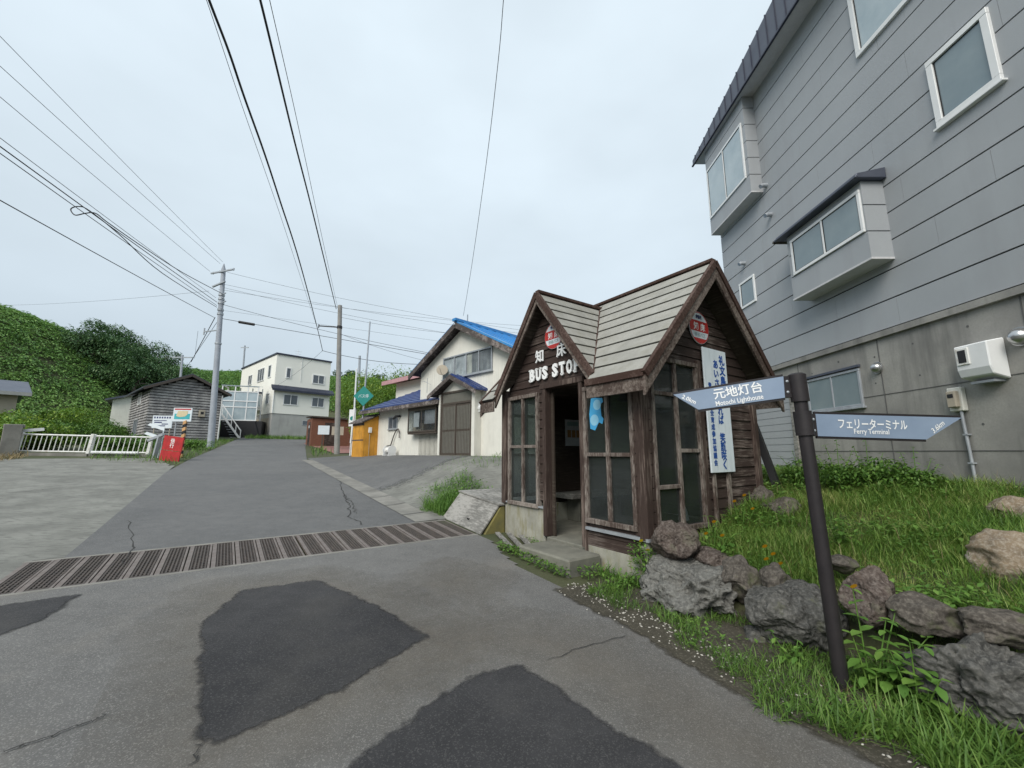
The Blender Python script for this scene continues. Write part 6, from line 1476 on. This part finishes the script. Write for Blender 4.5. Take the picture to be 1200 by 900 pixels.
for i, (u, v, Y, r, n, lab) in enumerate(((20, 500, 19, (1.6, 1.2, .8), 1500, 'bright green bush right above the brick pillar'), (62, 505, 20, (1.8, 1.3, .8), 1700, 'broad bright bush behind the first railing section'), (92, 500, 24, (2.0, 1.5, 1.1), 1800, 'green bush behind the railing below the low shed'), (152, 512, 23, (1.5, 1.2, .9), 1500, 'olive bush at the left corner of the timber barn'), (135, 510, 20.5, (1.2, .8, .6), 1000, 'small olive bush behind the railing with the pipe'), (70, 485, 27, (2.6, 1.6, 1.2), 1800, 'bright bush in front of the low dark shed'), (12, 486, 22, (1.6, 1.2, .8), 1200, 'pale green bush under the beige house eave'))):
    bush(lab, gY(u, v + 9, Y), r, n * 2, .19, M['brightbush'] if i in (0, 1, 5, 6) else M['bush'])
bush('leafy clump at the foot of the tall utility pole', gY(232, 519, 23), (.9, .6, .35), 700, .16, M['herb'])
for (u, v, Y, r, lab) in ((455, 460, 34, (4.0, 2.5, 2.6), 'tall bright bush rising behind the blue lean-to roof'), (415, 468, 37, (3.0, 2.5, 2.8), 'bright green bush behind the brick shed'), (492, 452, 36, (3, 2, 2.2), 'dark bush beside the pink roofed building'), (432, 500, 30, (2.2, 1.5, 1.6), 'bright bush behind the ochre fuel box'), (415, 476, 56, (2.4, 2, 2.4), 'hanging green bush right of the white house')):
    bush(lab, gY(u, v, Y), r, 5200, .20, M['brightbush'], lobes=9)

for lab, u, v, Y, h in (('tall wispy weed rising above the wall bush under the meter', 1075, 572, 5.5, .5), ('tall wispy weed in front of the grey concrete window', 985, 574, 6.3, .55), ('tall leafy stalks at the middle of the concrete wall', 1020, 575, 5.8, .6), ('pale flowering stalks at the left end of the wall bush', 945, 578, 6.6, .5)):
    b_ = gY(u, v, Y); b_[2] = gz(b_[0], b_[1]); herb(lab, b_, [(-.12, .0, h), (.06, .04, h * 1.15), (.2, .0, h * .85), (-.25, .05, h * .8), (.32, .05, h * .7)], .08, 7)
bush('olive bush hiding the foot of the pale building behind the barn', gY(140, 508, 34), (1.6, 1.2, .7), 2600, .19, M['bush'])
# ------------------------------------------------------------------ hillside: leafy cover as one mass, and the dark trees as trees
def clump(k, m_, seed):
    r_ = np.random.default_rng(seed); parts = []
    a = r_.uniform(0, 6.283, m_); rr = np.sqrt(r_.random(m_)) * 1.0; z = .55 * (1 - rr ** 2) + r_.normal(0, .07, m_)
    P = np.stack([rr * np.cos(a), rr * np.sin(a), z], -1)
    return scatter(LEAFQ_V, LEAFQ_F, P, rotz(a - 1.57 + r_.normal(0, .5, m_)) @ rotx(-.15 - .9 * (rr - .4) + r_.normal(0, .25, m_)), r_.uniform(.26, .50, m_))
tm = [clump(i, 28, 100 + i) for i in range(6)]
xs_, ys_ = [], []
n = 96000; az = RNG.uniform(R(-80), R(8), n); d = 24 + 150 * RNG.random(n) ** 1.25; x = np.sin(az) * d; y = np.cos(az) * d
s = E1[0] * x + E1[1] * y; t = E2[0] * x + E2[1] * y
ok = ((x < -33.5) | (y > 70)) & ~((x > -34) & (y < 72)) & ~((s < 50) & (t > -9)) & (RNG.random(n) < np.clip(1.5 - d / 170, .5, 1))
uu = 600 + 485 * x / np.maximum(y, 1); ok &= ~((y > 35) & (y < 52) & (uu > 124) & (uu < 330)); x, y, d = x[ok], y[ok], d[ok]
P = on_ground(x, y, -.05); parts = []
sc = (.40 + .50 * RNG.random(len(x))) * np.clip(d / 60, .8, 1.9)
for i in range(6):
    k = np.arange(i, len(x), 6)
    parts.append(scatter(tm[i][0], tm[i][1], P[k], rotz(RNG.uniform(0, 6.28, len(k))) @ rotx(RNG.uniform(-.15, .3, len(k))), np.stack([sc[k], sc[k], sc[k] * RNG.uniform(.6, 1.2, len(k))], -1)))
stuff('hillside_foliage', parts, M['hill'])
def tree(label, u, v, Y, cw, ch, n, size, mat, trunk=3.0, group='dark trees on the hill', c=None):
    c = atY(u, v, Y) if c is None else c; g0_ = gz(c[0], c[1]); base = np.array([c[0], c[1], g0_ - .3]); parts = []
    for i in range(11):
        o = RNG.normal(0, .42, 3) * [cw, cw, ch * .8]; o = np.clip(o, [-.75 * cw, -.75 * cw, -.7 * ch], [.75 * cw, .75 * cw, .75 * ch]); parts.append(leafball(c + o, np.array([cw, cw, ch]) * RNG.uniform(.28, .5), n // 11, size))
    m = MB(); m.tube([base, (base * .45 + c * .55) + [.2, 0, 0], c + [0, 0, ch * .3]], [.32, .22, .06], 8)
    for a in range(6):
        q = base * .35 + c * .65; e = c + np.array([math.cos(a * 1.05) * cw * .6, math.sin(a * 1.05) * cw * .6, RNG.uniform(-.2, .5) * ch]); m.tube([q, (q + e) / 2 + [0, 0, .3], e], [.13, .09, .03], 6)
    o = one('tree', label, 'tree', {'crown': (parts, mat)}, base, group)
    mm = MB(); mm.v = [tuple(np.array(p) - base) for p in m.v]; mm.f = m.f; mm.mi = m.mi; mm.sm = m.sm
    mm.build('trunk', M['bark'], o)
TR = [(100, 416), (120, 411), (143, 414), (164, 424), (182, 436), (198, 449), (112, 430), (135, 437), (158, 448), (178, 459), (130, 452), (153, 464)]
TL = ['dark round tree at the left end of the hilltop grove', 'second dark tree along the hilltop skyline from the left', 'tallest dark tree crowning the hilltop grove', 'dark tree just past the crest of the grove skyline', 'dark tree where the grove skyline starts dropping right', 'dark tree on the right shoulder of the grove', 'dark tree under the left end of the grove', 'dark tree in the left middle of the grove', 'dark tree in the centre of the grove', 'dark tree in the right middle of the grove', 'dark tree at the lower left front of the grove', 'dark tree at the lower centre front of the grove', ]
for (u, v), lab in zip(TR, TL):
    g_ = onG(u, v); dd = math.hypot(g_[0], g_[1])
    if dd > 85: g_ = atY(u, v, 62); dd = 78
    c_ = np.array([g_[0], g_[1], g_[2] + 1.6]); tree(lab, 0, 0, 0, 2.8 * dd / 68, 2.3 * dd / 68, 3600, .32, M['tree'], c=c_)
for (u, v, Y, lab) in ((405, 440, 118, 'far small dark tree on the right hill beside the pole'), (447, 446, 125, 'far dark tree on the skyline above the green diamond sign'), (478, 450, 110, 'far bushy dark tree left of the pink roof')):
    tree(lab, u, v, Y, 3.5, 1.8, 900, .8, M['tree'], group='far trees on the right hill')
